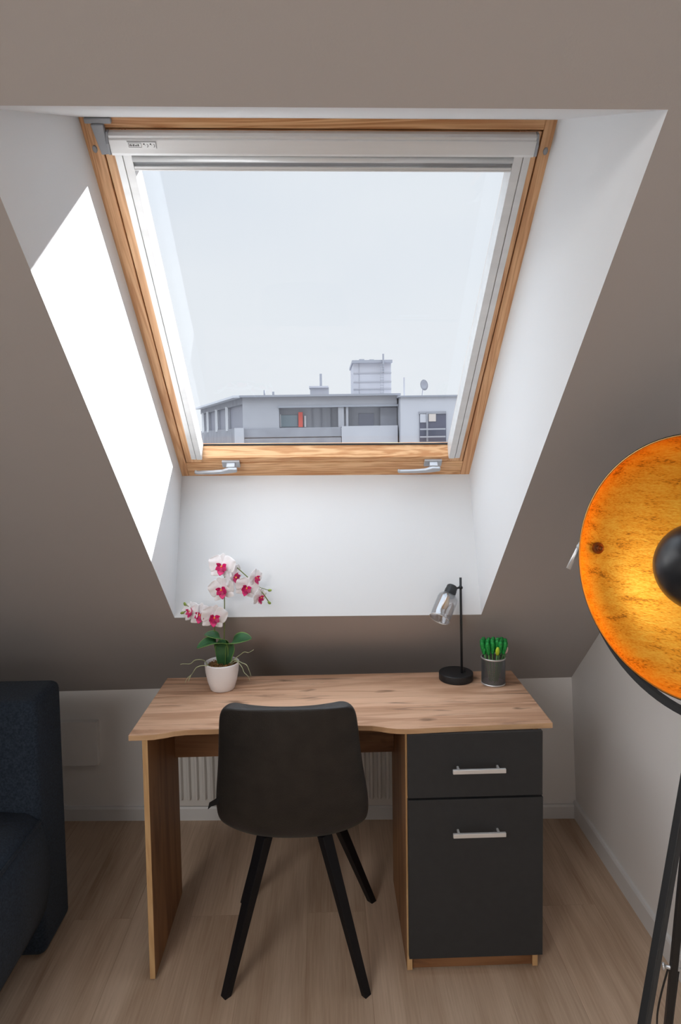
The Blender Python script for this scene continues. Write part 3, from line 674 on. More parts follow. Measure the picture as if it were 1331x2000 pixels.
# ------------------------------------------------------------------ chair
def make_chair():
    root = empty('desk_chair', (-.110, 1.975, 0), 'dark brown suede bucket chair with splayed black legs pulled up to the desk', 'chair', rz=math.radians(-1.5))
    # centre line of the shell: (y, z, half width)
    prof = [(-.262, .884, .158), (-.263, .880, .186), (-.262, .862, .203), (-.258, .81, .208), (-.250, .74, .213), (-.240, .68, .220), (-.228, .62, .229), (-.212, .56, .237), (-.192, .510, .238), (-.160, .470, .232), (-.10, .442, .222), (-.03, .432, .220), (.06, .434, .222), (.15, .444, .220), (.205, .450, .207), (.228, .448, .175)]
    nu = 14
    bm = bmesh.new(); g = []
    for j, (y, z, hw) in enumerate(prof):
        p0 = prof[max(j - 1, 0)]; p1 = prof[min(j + 1, len(prof) - 1)]
        ty, tz = p1[0] - p0[0], p1[1] - p0[1]; l = math.hypot(ty, tz); ny, nz_ = -tz / l, ty / l    # towards the sitter
        row = []
        wrap = [.010, .018, .026, .036, .045, .052, .058, .060, .055, .048, .044, .042, .038, .030, .018, .008][j]
        for i in range(nu + 1):
            u = -1 + 2 * i / nu; k = abs(u) ** 2.4
            dip = -.006 * (1 - u * u) if j <= 2 else 0
            row.append(bm.verts.new((u * hw * (1 - .10 * k), y + ny * wrap * k, z + nz_ * wrap * k + dip)))
        g.append(row)
    for j in range(len(g) - 1):
        for i in range(nu): bm.faces.new((g[j][i], g[j][i + 1], g[j + 1][i + 1], g[j + 1][i]))
    o = link('bucket_seat', bm, M_chair, root, smooth=True)
    s = o.modifiers.new('s', 'SOLIDIFY'); s.thickness = .038; s.offset = 0
    q = o.modifiers.new('u', 'SUBSURF'); q.levels = 2; q.render_levels = 2
    # seat pad on top of the shell
    bm = bmesh.new(); pts = []
    for k in range(28):
        an = 2 * PI * k / 28; c, s_ = math.cos(an), math.sin(an)
        pts.append((.172 * math.copysign(abs(c) ** .55, c), .025 + .165 * math.copysign(abs(s_) ** .6, s_)))
    prism(bm, pts, .452, .474); link('seat_pad', bm, M_chair, root, smooth=True, bevel=.008)
    # steel frame under the shell and four splayed legs
    bm = bmesh.new()
    bar(bm, (-.085, -.115, .420), (-.085, .13, .420), .03, .018, (1, 0, 0)); bar(bm, (.085, -.115, .420), (.085, .13, .420), .03, .018, (1, 0, 0))
    bar(bm, (-.09, 0, .420), (.09, 0, .420), .03, .016, (0, 1, 0)); link('under_frame', bm, M_leg, root)
    L = [((-.084, -.128, .445), (-.200, -.183, 0)), ((.088, -.128, .445), (.203, -.185, 0)), ((-.080, .110, .428), (-.203, .196, 0)), ((.085, .110, .428), (.235, .196, 0))]
    for k, (a, b) in enumerate(L):
        a, b = Vector(a), Vector(b); bm = bmesh.new()
        d = (b - a).normalized(); e = a + (b - a) * 1.03
        sx_ = Vector((1, -1 if (a.x > 0) == (a.y > 0) else 1, 0))
        bar(bm, a, e, .036, .026 if k in (1,) else .032, sx_, .64)
        bmesh.ops.bisect_plane(bm, geom=bm.verts[:] + bm.edges[:] + bm.faces[:], plane_co=(0, 0, 0), plane_no=(0, 0, -1), clear_outer=True)
        ed = [e_ for e_ in bm.edges if e_.is_boundary]
        if ed: bmesh.ops.holes_fill(bm, edges=ed)
        link('leg', bm, M_leg, root, bevel=.0015)
    # small cloth maker's tab at the left seam
    bm = bmesh.new(); v = [bm.verts.new(p) for p in ((-.205, -.185, .590), (-.232, -.185, .574), (-.236, -.187, .556), (-.226, -.185, .564), (-.205, -.185, .570))]
    bm.faces.new(v); link('cloth_tab', bm, M_leg, root, solid=.003)
    return root
make_chair()

# ------------------------------------------------------------------ radiator on the knee wall
RXc = -.19
rad = empty('radiator', (RXc, wall_y(RXc), .09), 'white ribbed panel radiator on the knee wall behind the desk', 'radiator', rz=math.atan(-.0389))
bm = bmesh.new(); box(bm, -.455, .455, -.062, -.030, .0, .40)
# pressed vertical ribs
pitch = .0325; n = 27
for i in range(n):
    x = -.455 + .028 + i * pitch
    prism(bm, [(x - .0100, -.0615), (x - .0050, -.0800), (x + .0050, -.0800), (x + .0100, -.0615)], .034, .366)
link('panel', bm, M_radiator, rad, bevel=.0022)
for x in (-.285, .285): link('wall_bracket', bx(x - .015, x + .015, -.030, -.004, .05, .35), M_radiator, rad)
bm = bmesh.new(); box(bm, -.455, .455, -.066, -.024, .40, .408); link('top_grille', bm, M_radiator, rad)

# access cover on the wall at the left
ax = -1.085
pn = link('wall_cover', bx(-.115, .115, -.028, .0005, -.0925, .0925), M_wall, bevel=.0015)
pn.location = (ax, wall_y(ax), .339); pn.rotation_euler = (0, 0, math.atan(-.0389)); tag(pn, 'square white cover plate on the knee wall beside the sofa', 'wall panel')

# ------------------------------------------------------------------ sofa
sofa = empty('sofa', (-1.4, 1.2, 0), 'dark navy fabric sofa with a tall square arm at the left edge', 'sofa')
def rbox(x0, x1, y0, y1, z0, z1): return bx(x0 + 1.4, x1 + 1.4, y0 - 1.2, y1 - 1.2, z0, z1)
def soft(name, bm, bev):
    o = link(name, bm, M_sofa, sofa, smooth=True); b = o.modifiers.new('b', 'BEVEL'); b.width = bev; b.segments = 5; b.limit_method = 'ANGLE'
    return o
soft('armrest', rbox(-1.94, -.893, 1.950, 2.155, .004, .812), .028)
soft('armrest', rbox(-1.94, -.893, .10, .305, .004, .812), .028)
soft('backrest', rbox(-1.965, -1.70, .32, 1.945, .10, .86), .04)
# seat with bulging front face, profile in (x, z) swept along y
prof = [(-1.75, .10), (-1.75, .478), (-1.30, .482), (-1.0, .478), (-.925, .470), (-.893, .448), (-.880, .43), (-.869, .38), (-.863, .31), (-.866, .24), (-.882, .165), (-.912, .105), (-.945, .085), (-1.2, .085)]
bm = bmesh.new(); prev = None; rings = []
for k in range(9):
    y = .312 + (1.944 - .312) * k / 8
    rings.append([bm.verts.new((x + 1.4, y - 1.2, z)) for x, z in prof])
for k in range(8):
    for i in range(len(prof)): bm.faces.new((rings[k][i], rings[k][(i + 1) % len(prof)], rings[k + 1][(i + 1) % len(prof)], rings[k + 1][i]))
bm.faces.new(rings[0][::-1]); bm.faces.new(rings[-1])
link('seat_cushion', bm, M_sofa, sofa, smooth=True)
bm = bmesh.new(); tube(bm, [(-.887 + 1.4, .315 - 1.2, .447), (-.887 + 1.4, 1.942 - 1.2, .447)], .0055, 8); link('piping', bm, M_sofa, sofa, smooth=True)
for fx_, fy_ in ((-1.0, .5), (-1.0, 1.8), (-1.85, .5), (-1.85, 1.8)):
    bm = bmesh.new(); box(bm, fx_ + 1.375, fx_ + 1.425, fy_ - 1.225, fy_ - 1.175, 0, .105); link('foot', bm, M_black, sofa)

# ------------------------------------------------------------------ orchid
OX, OY, OZ = -.366, 2.186, .75
orch = empty('potted_orchid', (OX, OY, OZ), 'white orchid with magenta throats in a white ceramic pot on the desk', 'plant')
bm = bmesh.new(); lathe(bm, [(0, .0005), (.038, .0005), (.0405, .003), (.049, .030), (.055, .060), (.0575, .088), (.0578, .0925), (.0562, .0935), (.0545, .092), (.053, .080), (.050, .072), (0, .072)], 56); link('pot', bm, M_pot, orch, smooth=True)
bm = bmesh.new(); rr = random.Random(3)
lathe(bm, [(0, .084), (.03, .083), (.053, .080), (.053, .073), (0, .073)], 32)
for k in range(110):
    a_, r_ = rr.uniform(0, 2 * PI), .050 * math.sqrt(rr.random()); c_ = Vector((r_ * math.cos(a_), r_ * math.sin(a_), .0835 + rr.uniform(0, .005)))
    s_ = rr.uniform(.002, .0048); v0 = len(bm.verts)
    r_ = bmesh.ops.create_cube(bm, size=1); bmesh.ops.transform(bm, matrix=Matrix.Translation(c_) @ Euler((rr.random() * 3, rr.random() * 3, rr.random() * 3)).to_matrix().to_4x4() @ Matrix.Diagonal((s_ * 1.8, s_, s_ * .6, 1)), verts=r_['verts'])
link('bark_mulch', bm, M_soil, orch)
def W2L(x, y, z): return Vector((x - OX, y - OY, z - OZ))
# stems
def curve_pts(P, n=8):
    P = [Vector(p) for p in P]; out = []
    for i in range(len(P) - 1):
        p0 = P[max(i - 1, 0)]; p1 = P[i]; p2 = P[i + 1]; p3 = P[min(i + 2, len(P) - 1)]
        for k in range(n):
            t = k / n; out.append(.5 * ((2 * p1) + (-p0 + p2) * t + (2 * p0 - 5 * p1 + 4 * p2 - p3) * t * t + (-p0 + 3 * p1 - 3 * p2 + p3) * t ** 3))
    return out + [P[-1]]
s1 = [W2L(-.362, 2.188, .83), W2L(-.356, 2.187, .93), W2L(-.352, 2.187, 1.04), W2L(-.350, 2.186, 1.12), W2L(-.340, 2.183, 1.165), W2L(-.318, 2.18, 1.172), W2L(-.285, 2.178, 1.145), W2L(-.25, 2.176, 1.110), W2L(-.222, 2.174, 1.078), W2L(-.203, 2.172, 1.050)]
s2 = [W2L(-.370, 2.188, .83), W2L(-.386, 2.186, .92), W2L(-.388, 2.184, .97), W2L(-.398, 2.182, 1.02), W2L(-.425, 2.18, 1.035), W2L(-.455, 2.178, 1.03), W2L(-.478, 2.176, 1.022), W2L(-.489, 2.174, 1.017)]
s3 = [W2L(-.238, 2.176, 1.10), W2L(-.225, 2.174, 1.095), W2L(-.203, 2.172, 1.088)]
s4 = [W2L(-.458, 2.178, 1.03), W2L(-.472, 2.176, 1.038), W2L(-.481, 2.174, 1.044)]
bm = bmesh.new(); tube(bm, curve_pts(s1), .0018, 8); tube(bm, curve_pts(s3), .0011, 6); link('flower_stem', bm, M_stem, orch, smooth=True)
bm = bmesh.new(); tube(bm, curve_pts(s2), .0018, 8); tube(bm, curve_pts(s4), .0011, 6); link('flower_stem', bm, M_stem, orch, smooth=True)
def petal(bm, L_, W_, ang, cup=.15, tilt=.25, ruffle=.0, seed=0):
    """petal in the XZ plane of the flower, facing -Y"""
    R_ = random.Random(seed); n1, n2 = 7, 6; g = []
    for j in range(n1 + 1):
        t = j / n1; row = []
        hw = W_ * (math.sin(PI * min(1, t * .86 + .10)) ** .62) * (.35 + .65 * min(1, t * 2.2))
        if j == n1: hw = W_ * .30
        for i in range(n2 + 1):
            u = -1 + 2 * i / n2
            x = u * hw; z = t * L_ * (1 - .10 * u * u * t); y = -cup * L_ * (t * t) * .6 + .05 * L_ * (u * u) * .8 - tilt * 0 + ruffle * math.sin(u * 5 + j) * t
            row.append(bm.verts.new(Matrix.Rotation(ang, 3, 'Y') @ Vector((x, y - .0005, z))))
        g.append(row)
    for j in range(n1):
        for i in range(n2): bm.faces.new((g[j][i], g[j][i + 1], g[j + 1][i + 1], g[j + 1][i]))
def flower(x, y, z, size, yaw, pitch, roll, seed):
    bm = bmesh.new(); s_ = size / 2
    for a_ in (0, math.radians(132), math.radians(-132)): petal(bm, s_ * .98, s_ * .38, a_, .12, ruffle=.0007, seed=seed)
    for v in bm.verts: v.co.y += .0025
    n0 = len(bm.verts); bm.verts.ensure_lookup_table()
    for a_ in (math.radians(66), math.radians(-66)): petal(bm, s_ * 1.06, s_ * .68, a_, .16, ruffle=.0026, seed=seed + 1)
    o = link('flower', bm, M_petal, orch, smooth=True, recalc=False, solid=.0010, subd=1)
    o.location = W2L(x, y, z); o.rotation_euler = Euler((pitch, roll, yaw), 'YXZ')
    bm = bmesh.new(); q = size / .085 * 1.35
    # lip: three lobes and two upturned wings around a yellow throat
    for a_, L_, W_ in ((PI, .019, .0085), (math.radians(120), .0135, .0065), (math.radians(-120), .0135, .0065), (math.radians(58), .013, .0045), (math.radians(-58), .013, .0045)):
        bm2 = bmesh.new(); petal(bm2, L_ * q, W_ * q, a_, .9, seed=seed); 
        me = bpy.data.meshes.new('t'); bm2.to_mesh(me); bm2.free(); bm.from_mesh(me); bpy.data.meshes.remove(me)
    for v in bm.verts: v.co.y -= .0035 * q
    for f in bm.faces: f.material_index = 0
    before = set(bm.faces)
    r_ = bmesh.ops.create_uvsphere(bm, u_segments=10, v_segments=6, radius=.0019 * q); bmesh.ops.translate(bm, vec=(0, -.008 * q, .001 * q), verts=r_['verts'])
    for f in bm.faces:
        if f not in before: f.material_index = 1
    li = link('lip', bm, [M_lip, M_lipy], o, smooth=True, recalc=False, solid=.0008); li['label'] = 'magenta throat of the flower'
fl = [(-.3530, 2.160, 1.172, .094, -.05, -.15, .10, 1), (-.3170, 2.172, 1.134, .086, .95, .10, -.75, 2), (-.3545, 2.158, 1.096, .092, -.1, .05, -.25, 3), (-.2740, 2.166, 1.099, .082, .15, .1, .35, 4),
      (-.2450, 2.170, 1.130, .066, 1.0, .0, .15, 5), (-.2330, 2.168, 1.065, .066, 1.0, .15, .2, 6), (-.4600, 2.165, 1.022, .072, -.45, -.35, -.3, 7), (-.4275, 2.158, 1.012, .084, -.1, -.1, .1, 8), (-.3835, 2.155, 1.004, .092, .35, .05, .2, 9)]
for f in fl: flower(*f)
for p_, d_ in (((-.1975, 2.172, 1.087), (1, 0, .1)), ((-.2000, 2.172, 1.045), (.7, 0, -.6)), ((-.4820, 2.174, 1.046), (-.3, 0, .9)), ((-.4915, 2.174, 1.016), (-.9, 0, -.2))):
    bm = bmesh.new(); bmesh.ops.create_uvsphere(bm, u_segments=14, v_segments=10, radius=.0058)
    d_ = Vector(d_).normalized()
    bmesh.ops.scale(bm, vec=(.8, .8, 1.15), verts=bm.verts); bmesh.ops.transform(bm, matrix=Matrix.Translation(W2L(*p_)) @ d_.to_track_quat('Z', 'Y').to_matrix().to_4x4(), verts=bm.verts)
    link('bud', bm, M_bud, orch, smooth=True)
def leaf(path, W_, up, fold=.35):
    """strap leaf following a path; up = list of face normals direction hints"""
    P = curve_pts(path, 6); n = len(P); bm = bmesh.new(); g = []
    for j, p in enumerate(P):
        t = j / (n - 1); d = (P[min(j + 1, n - 1)] - P[max(j - 1, 0)]).normalized()
        U_ = Vector(up[0]).lerp(Vector(up[1]), min(1, t * 1.3)); U_ = (U_ - d * U_.dot(d)).normalized(); S_ = d.cross(U_)
        hw = W_ * (.38 + .62 * math.sin(PI * min(1, .15 + t * .60))) * (1 if t < .75 else max(.05, 1 - ((t - .75) / .25) ** 2.2))
        g.append([bm.verts.new(p + S_ * hw * u + U_ * fold * hw * (u * u)) for u in (-1, -.94, -.5, 0, .5, .94, 1)])
    for j in range(n - 1):
        for i in range(6):
            f = bm.faces.new((g[j][i], g[j][i + 1], g[j + 1][i + 1], g[j + 1][i])); f.material_index = 1 if i in (0, 5) else 0
    return link('leaf', bm, [M_leaf, M_leafedge], orch, smooth=True, recalc=False, solid=.0016, subd=1)
leaf([W2L(-.364, 2.182, .830), W2L(-.364, 2.175, .880), W2L(-.372, 2.160, .912), W2L(-.400, 2.150, .922), W2L(-.4400, 2.14, .906)], .025, ((0, 1, .15), (0, -.35, 1)), .25)
leaf([W2L(-.360, 2.186, .830), W2L(-.352, 2.182, .875), W2L(-.335, 2.178, .905), W2L(-.305, 2.170, .922), W2L(-.2600, 2.160, .928)], .030, ((.3, 1, .15), (0, -.45, 1)), .30)
leaf([W2L(-.362, 2.192, .830), W2L(-.358, 2.190, .890), W2L(-.366, 2.182, .922), W2L(-.385, 2.172, .938), W2L(-.4180, 2.160, .944)], .021, ((.1, 1, .15), (0, -.5, 1)), .2)
leaf([W2L(-.366, 2.178, .830), W2L(-.367, 2.172, .870), W2L(-.366, 2.168, .90), W2L(-.350, 2.164, .924)], .018, ((0, -1, .2), (0, -1, .2)), -.2)
for P in ([(-.405, 2.16, .835), (-.42, 2.15, .858), (-.445, 2.148, .862), (-.465, 2.146, .850), (-.485, 2.144, .851), (-.498, 2.142, .848)],
          [(-.40, 2.155, .838), (-.418, 2.145, .846), (-.442, 2.140, .838), (-.458, 2.138, .818), (-.472, 2.136, .806), (-.480, 2.135, .792)],
          [(-.462, 2.138, .816), (-.468, 2.136, .802), (-.470, 2.135, .793)],
          [(-.34, 2.18, .838), (-.322, 2.17, .858), (-.30, 2.165, .872), (-.285, 2.16, .882), (-.270, 2.16, .882), (-.255, 2.16, .888)],
          [(-.335, 2.175, .838), (-.318, 2.16, .856), (-.295, 2.155, .850), (-.280, 2.152, .838), (-.270, 2.15, .822), (-.262, 2.15, .808)],
          [(-.330, 2.17, .84), (-.312, 2.155, .852), (-.297, 2.15, .838), (-.288, 2.148, .820), (-.276, 2.147, .808), (-.270, 2.147, .794)]):
    rk = random.Random(int(abs(P[0][0]) * 1e4)); P = [P[0]] + [(p[0] + rk.uniform(-.003, .003), p[1], p[2] + rk.uniform(-.004, .004)) for p in P[1:]]
    bm = bmesh.new(); c_ = curve_pts([W2L(*p) for p in P], 3); nn = len(c_); tube(bm, c_, [.0019 * (1 - .72 * k / nn) for k in range(nn)], 7); link('aerial_root', bm, M_root, orch, smooth=True)

# ------------------------------------------------------------------ desk lamp
LX, LY = .436, 2.222
dl = empty('desk_lamp', (LX, LY, .75), 'small black desk lamp with a smoked glass shade tilted left', 'lamp')
bm = bmesh.new(); lathe(bm, [(0, .0005), (.057, .0005), (.0588, .002), (.0588, .0245), (.0570, .0265), (0, .0265)], 64); link('base', bm, M_black, dl, smooth=True, bevel=.0008)
for p in dl.children[0].data.polygons: p.use_smooth = abs(p.normal.z) < .6
px_, py_ = .018, -.012
bm = bmesh.new(); tube(bm, [(px_, py_, .026), (px_ - .003, py_, .3585)], .0042, 16); link('pole', bm, M_black, dl, smooth=True)
for s_ in dl.children[-1:]:
    for p in s_.data.polygons: p.use_smooth = len(p.vertices) == 4
bm = bmesh.new(); box(bm, .028, .032, -.004, .002, .026, .036); link('switch', bm, M_black, dl)
# socket and arm
A = Vector((.0155, -.012, .325)); Bp = Vector((-.004, -.014, .321)); Cc = Vector((-.020, -.015, .312))
bm = bmesh.new(); tube(bm, curve_pts([A, Bp, Cc]), [.0035] * 8 + [.005] * 9, 12); tube(bm, [A + Vector((0, -.006, 0)), A + Vector((0, .006, 0))], .0062, 14); link('swivel_arm', bm, M_black, dl, smooth=True)
axd = Vector((-.049, -.058, -.080)).normalized(); top = Vector((-.013, -.015, .330)); 
Q = Matrix.Translation(top) @ axd.to_track_quat('Z', 'Y').to_matrix().to_4x4()
bm = bmesh.new(); lathe(bm, [(0, 0), (.0155, 0), (.0185, .003), (.0190, .016), (.0200, .0165), (.0200, .038), (.018, .040), (0, .040)], 40, Q); link('socket', bm, M_black, dl, smooth=True, bevel=.0005)
bm = bmesh.new(); lathe(bm, [(.016, .036), (.028, .0385), (.0330, .045), (.0345, .055), (.0345, .108), (.0340, .124), (.0350, .128), (.0335, .1285), (.0325, .124), (.0330, .108), (.0330, .056), (.0310, .0465), (.026, .0405), (.016, .038)], 48, Q); sh = link('glass_shade', bm, M_smoke, dl, smooth=True); sh['label'] = 'smoked mirrored glass shade'
bm = bmesh.new(); lathe(bm, [(.0352, .1270), (.0356, .1285), (.0345, .1300), (.0332, .1290), (.0336, .1270)], 48, Q, close=True); link('shade_rim', bm, M_rim, sh, smooth=True)
bm = bmesh.new(); lathe(bm, [(0, .040), (.0065, .040), (.0065, .052), (.010, .062), (.0115, .074), (.009, .085), (0, .092)], 24, Q); link('bulb', bm, mat('amber_bulb', (.80, .50, .18, 1), .25), dl, smooth=True)

# ------------------------------------------------------------------ pencil cup and pens
CX, CY = .555, 2.178
cup = empty('pencil_cup', (CX, CY, .75), 'round black wire-mesh pencil cup holding green pens on the desk', 'pencil cup')
bm = bmesh.new(); NA, NH = 64, 26; R_, H_ = .0395, .088; z0 = .004
def mesh_cyl(bm):
    for d_ in (1, -1):
        for k in range(NA):
            pts = []
            for j in range(NH + 1):
                an = 2 * PI * (k + d_ * j * .5) / NA; pts.append((R_ * math.cos(an), R_ * math.sin(an), z0 + H_ * j / NH))
            prev = None
            for j, p in enumerate(pts):
                p = Vector(p); n_ = Vector((p.x, p.y, 0)).normalized(); t_ = Vector((-n_.y, n_.x, 0)); w_ = .00068; e_ = .0004
                ring = [bm.verts.new(p + t_ * w_ + n_ * e_), bm.verts.new(p - t_ * w_ + n_ * e_), bm.verts.new(p - t_ * w_ - n_ * e_), bm.verts.new(p + t_ * w_ - n_ * e_)]
                if prev:
                    for q in range(4): bm.faces.new((prev[q], prev[(q + 1) % 4], ring[(q + 1) % 4], ring[q]))
                prev = ring
mesh_cyl(bm); link('wire_mesh', bm, M_mesh, cup, recalc=False)
bm = bmesh.new(); lathe(bm, [(.0385, .088), (.0410, .088), (.0418, .0905), (.0410, .093), (.0388, .093), (.0382, .0905)], 48, close=True); o = link('rim', bm, M_rim, cup, smooth=True); o['label'] = 'silver rim'
bm = bmesh.new(); lathe(bm, [(0, .0005), (.0405, .0005), (.0410, .003), (.0400, .006), (0, .006)], 48); o = link('base', bm, M_rim, cup, smooth=True); o['label'] = 'silver base'
bm = bmesh.new(); bm2 = None
def make_pen(kind):
    root = empty('pen', (0, 0, 0), 'pen', 'pen')
    bm = bmesh.new(); tube(bm, [(0, 0, 0), (0, 0, .006), (0, 0, .108)], [.0006, .0020, .0020], 8); link('barrel', bm, M_pen, root, smooth=True)
    bm = bmesh.new()
    if kind == 'cactus':
        lathe(bm, [(0, .100), (.0045, .101), (.0060, .108), (.0070, .120), (.0076, .132), (.0068, .141), (.0040, .146), (0, .147)], 12)
        for k, v in enumerate(bm.verts):
            an = math.atan2(v.co.y, v.co.x); s_ = 1 + .14 * math.cos(an * 6); v.co.x *= s_; v.co.y *= s_
        tube(bm, [(.004, 0, .112), (.0085, 0, .114), (.0095, 0, .124)], [.0022, .0024, .0018], 8)
        link('topper', bm, M_pentop, root, smooth=True)
    elif kind == 'lime':
        lathe(bm, [(0, .103), (.004, .104), (.0068, .112), (.0070, .122), (.0045, .131), (0, .134)], 16); link('topper', bm, M_pentopy, root, smooth=True)
    else:
        lathe(bm, [(0, .103), (.003, .104), (.0058, .110), (.0058, .119), (.0035, .126), (0, .128)], 14); link('topper', bm, M_penpink, root, smooth=True)
    return root
GP = 'green pens standing in the mesh cup'
def copy_pen(src):
    r = src.copy(); COL.objects.link(r)
    for c in src.children:
        d = c.copy(); COL.objects.link(d); d.parent = r
    return r
proto = make_pen('cactus')
# (x, y) of the top relative to the cup centre, height of the top
tops = [(-.037, -.016, .136), (-.033, .006, .143), (-.024, -.028, .130), (-.019, -.006, .147), (-.007, -.022, .132), (-.010, .016, .150), (-.003, -.002, .146), (.005, .022, .152), (.010, -.012, .140), (.017, .012, .153), (.017, -.026, .136), (.025, -.003, .144), (.033, -.021, .130), (.039, .012, .134), (-.024, .028, .148), (.031, .026, .146)]
words = ['leftmost', 'far left, tall', 'front left, short', 'left, upright', 'front, left of the lime one', 'rear left of centre', 'centre', 'tall rear centre', 'just behind the lime one', 'tallest rear right', 'front, just right of the lime one', 'right of centre', 'front right, leaning over the rim', 'rightmost, leaning out', 'rear left', 'rear right']
for k, (tx, ty, tz) in enumerate(tops):
    p_ = proto if k == 0 else copy_pen(proto)
    tx *= 1.15; s_ = .70; bot = Vector((tx * s_ * .5, ty * s_ * .5, .0075)); topv = Vector((tx, ty, tz)); d_ = (topv - bot).normalized()
    base = topv - d_ * .146
    if base.z < .0075: base.z = .0075
    p_.matrix_world = Matrix.Translation(Vector((CX, CY, .75)) + base) @ d_.to_track_quat('Z', 'Y').to_matrix().to_4x4() @ Matrix.Rotation(k * 1.3, 4, 'Z')
    p_['label'] = 'green cactus-topped pen in the mesh cup, ' + words[k]; p_['category'] = 'pen'; p_['group'] = GP
def place(p_, tx, ty, tz, L_):
    bot = Vector((tx * .3, ty * .3, .0075)); topv = Vector((tx, ty, tz)); d_ = (topv - bot).normalized(); base = topv - d_ * L_
    p_.matrix_world = Matrix.Translation(Vector((CX, CY, .75)) + base) @ d_.to_track_quat('Z', 'Y').to_matrix().to_4x4()
l_ = make_pen('lime'); place(l_, .006, -.034, .1235, .120); l_['label'] = 'pen with a bright lime green rounded top at the front of the mesh cup'
l_ = make_pen('pink'); place(l_, .0430, -.008, .118, .118); l_['label'] = 'pen with a pale pink top at the right of the mesh cup'

# ------------------------------------------------------------------ tripod floor lamp
nd = Vector((-1.654, -1, .118)).normalized(); DC = Vector((.678, 1.195, 1.342)); DR = .25; DD = .130
HUB = Vector((.712, 1.216, 1.0)); TL = Vector((HUB.x, HUB.y, 0))
tl = empty('tripod_floor_lamp', TL, 'black tripod floor lamp with a large gold-lined dish, at the right edge', 'lamp')
def t2l(v): return Vector(v) - TL
axz = nd; axx = Vector((-nd.y, nd.x, 0)) ; axx = (axx - axz * axx.dot(axz)).normalized(); axy = axz.cross(axx)
DM = Matrix((axx, axy, axz)).transposed().to_4x4(); DM.translation = t2l(DC)
prof = []
nP = 28
for k in range(nP + 1):
    a_ = PI / 2 * k / nP; prof.append((DR * math.sin(a_), -DD * math.cos(a_) ** 1.0))
def setm(o, M_): o.matrix_local = M_; return o
bm = bmesh.new(); lathe(bm, prof, 96); o = link('dish_lining', bm, M_gold, tl, smooth=True); setm(o, DM); o['label'] = 'gold leaf inside of the dish'
outer = [(r_ + .0012 if r_ > .1 else r_, h_ - .003) for r_, h_ in prof[:-1]] + [(DR + .0028, -.001)]
bm = bmesh.new(); lathe(bm, outer, 96); o = link('dish_shell', bm, M_black, tl, smooth=True); setm(o, DM); dish = o
bm = bmesh.new(); lathe(bm, [(DR - .0008, -.003), (DR + .0010, -.003), (DR + .0010, .0006), (DR - .0005, .0010)], 96, close=True); o = link('dish_rim', bm, M_goldrim, tl, smooth=False); setm(o, DM)
# black anti-glare ball in front of the bulb (open towards the dish)
BR = .085; bc = -.033
bp_ = [(0, bc + BR)] + [(BR * math.sin(PI * k / 40), bc + BR * math.cos(PI * k / 40)) for k in range(1, 27)]
inn = [((BR - .0025) * math.sin(PI * k / 40), bc + (BR - .0025) * math.cos(PI * k / 40)) for k in range(26, 0, -1)] + [(0, bc + BR - .0025)]
M_ball = mat('satin_black_ball', (.018, .019, .022, 1), .33, spec=.5)
bm = bmesh.new(); lathe(bm, bp_ + inn, 64); o = link('glare_shield', bm, M_ball, tl, smooth=True); setm(o, DM); o['label'] = 'satin black ball covering the bulb'
bm = bmesh.new(); lathe(bm, [(0, -.129), (.021, -.129), (.021, -.105), (.016, -.10), (0, -.10)], 32)
for k in range(3):
    a_ = 2 * PI * k / 3 + .4; tube(bm, [(.02 * math.cos(a_), .02 * math.sin(a_), -.11), (.072 * math.cos(a_), .072 * math.sin(a_), -.062)], .0016, 8)
o = link('bulb_socket', bm, M_black, tl, smooth=True); setm(o, DM)
bulbM = bpy.data.materials.new('warm_bulb'); bulbM.use_nodes = True; b_ = bulbM.node_tree.nodes['Principled BSDF']; b_.inputs['Base Color'].default_value = (1, .8, .5, 1); b_.inputs['Emission Color'].default_value = (1, .74, .38, 1); b_.inputs['Emission Strength'].default_value = 30
bm = bmesh.new(); lathe(bm, [(0, -.055), (.018, -.060), (.024, -.075), (.018, -.092), (.012, -.10), (0, -.10)], 24); o = link('bulb', bm, bulbM, tl, smooth=True); setm(o, DM)
ld = bpy.data.lights.new('bulb_light', 'POINT'); ld.energy = 1.2; ld.color = (1, .82, .50); ld.shadow_soft_size = .026
lo = bpy.data.objects.new('bulb_light', ld); COL.objects.link(lo); lo.parent = tl; lo.matrix_local = DM @ Matrix.Translation((0, 0, -.079))
# pivots inside the dish and levers outside
for s_ in (-1, 1):
    rp, hp = .2335, -.042
    base_m = DM @ Matrix.Translation((s_ * rp, .004, hp)) @ Vector((-s_, 0, .35)).to_track_quat('Z', 'Y').to_matrix().to_4x4()
    bm = bmesh.new(); lathe(bm, [(0, -.006), (.0125, -.006), (.0125, .0025), (.0075, .003), (.0075, .006), (.0050, .0065), (.0045, .015), (0, .016)], 24); o = link('pivot_screw', bm, mat('bronze_screw', (.22, .08, .03, 1), .35, .8), tl, smooth=True, bevel=.0004); setm(o, base_m)
yc = DC + nd * (-.042); side = Vector((axx.x, axx.y, 0)).normalized(); fw_ = Vector((-side.y, side.x, 0))
yr = .2640
for s_ in (-1,):
    pv = yc - side * .268; pA = pv - side * .018
    bm = bmesh.new(); tube(bm, [t2l(pv + side * .010), t2l(pA)], .006, 12); tube(bm, [t2l(pA + Vector((.010, 0, .014))), t2l(pA + Vector((-.022, 0, -.050)))], .0052, 14)
    o = link('clamp_lever', bm, M_alu2, tl, smooth=True); o['label'] = 'chrome clamp lever'
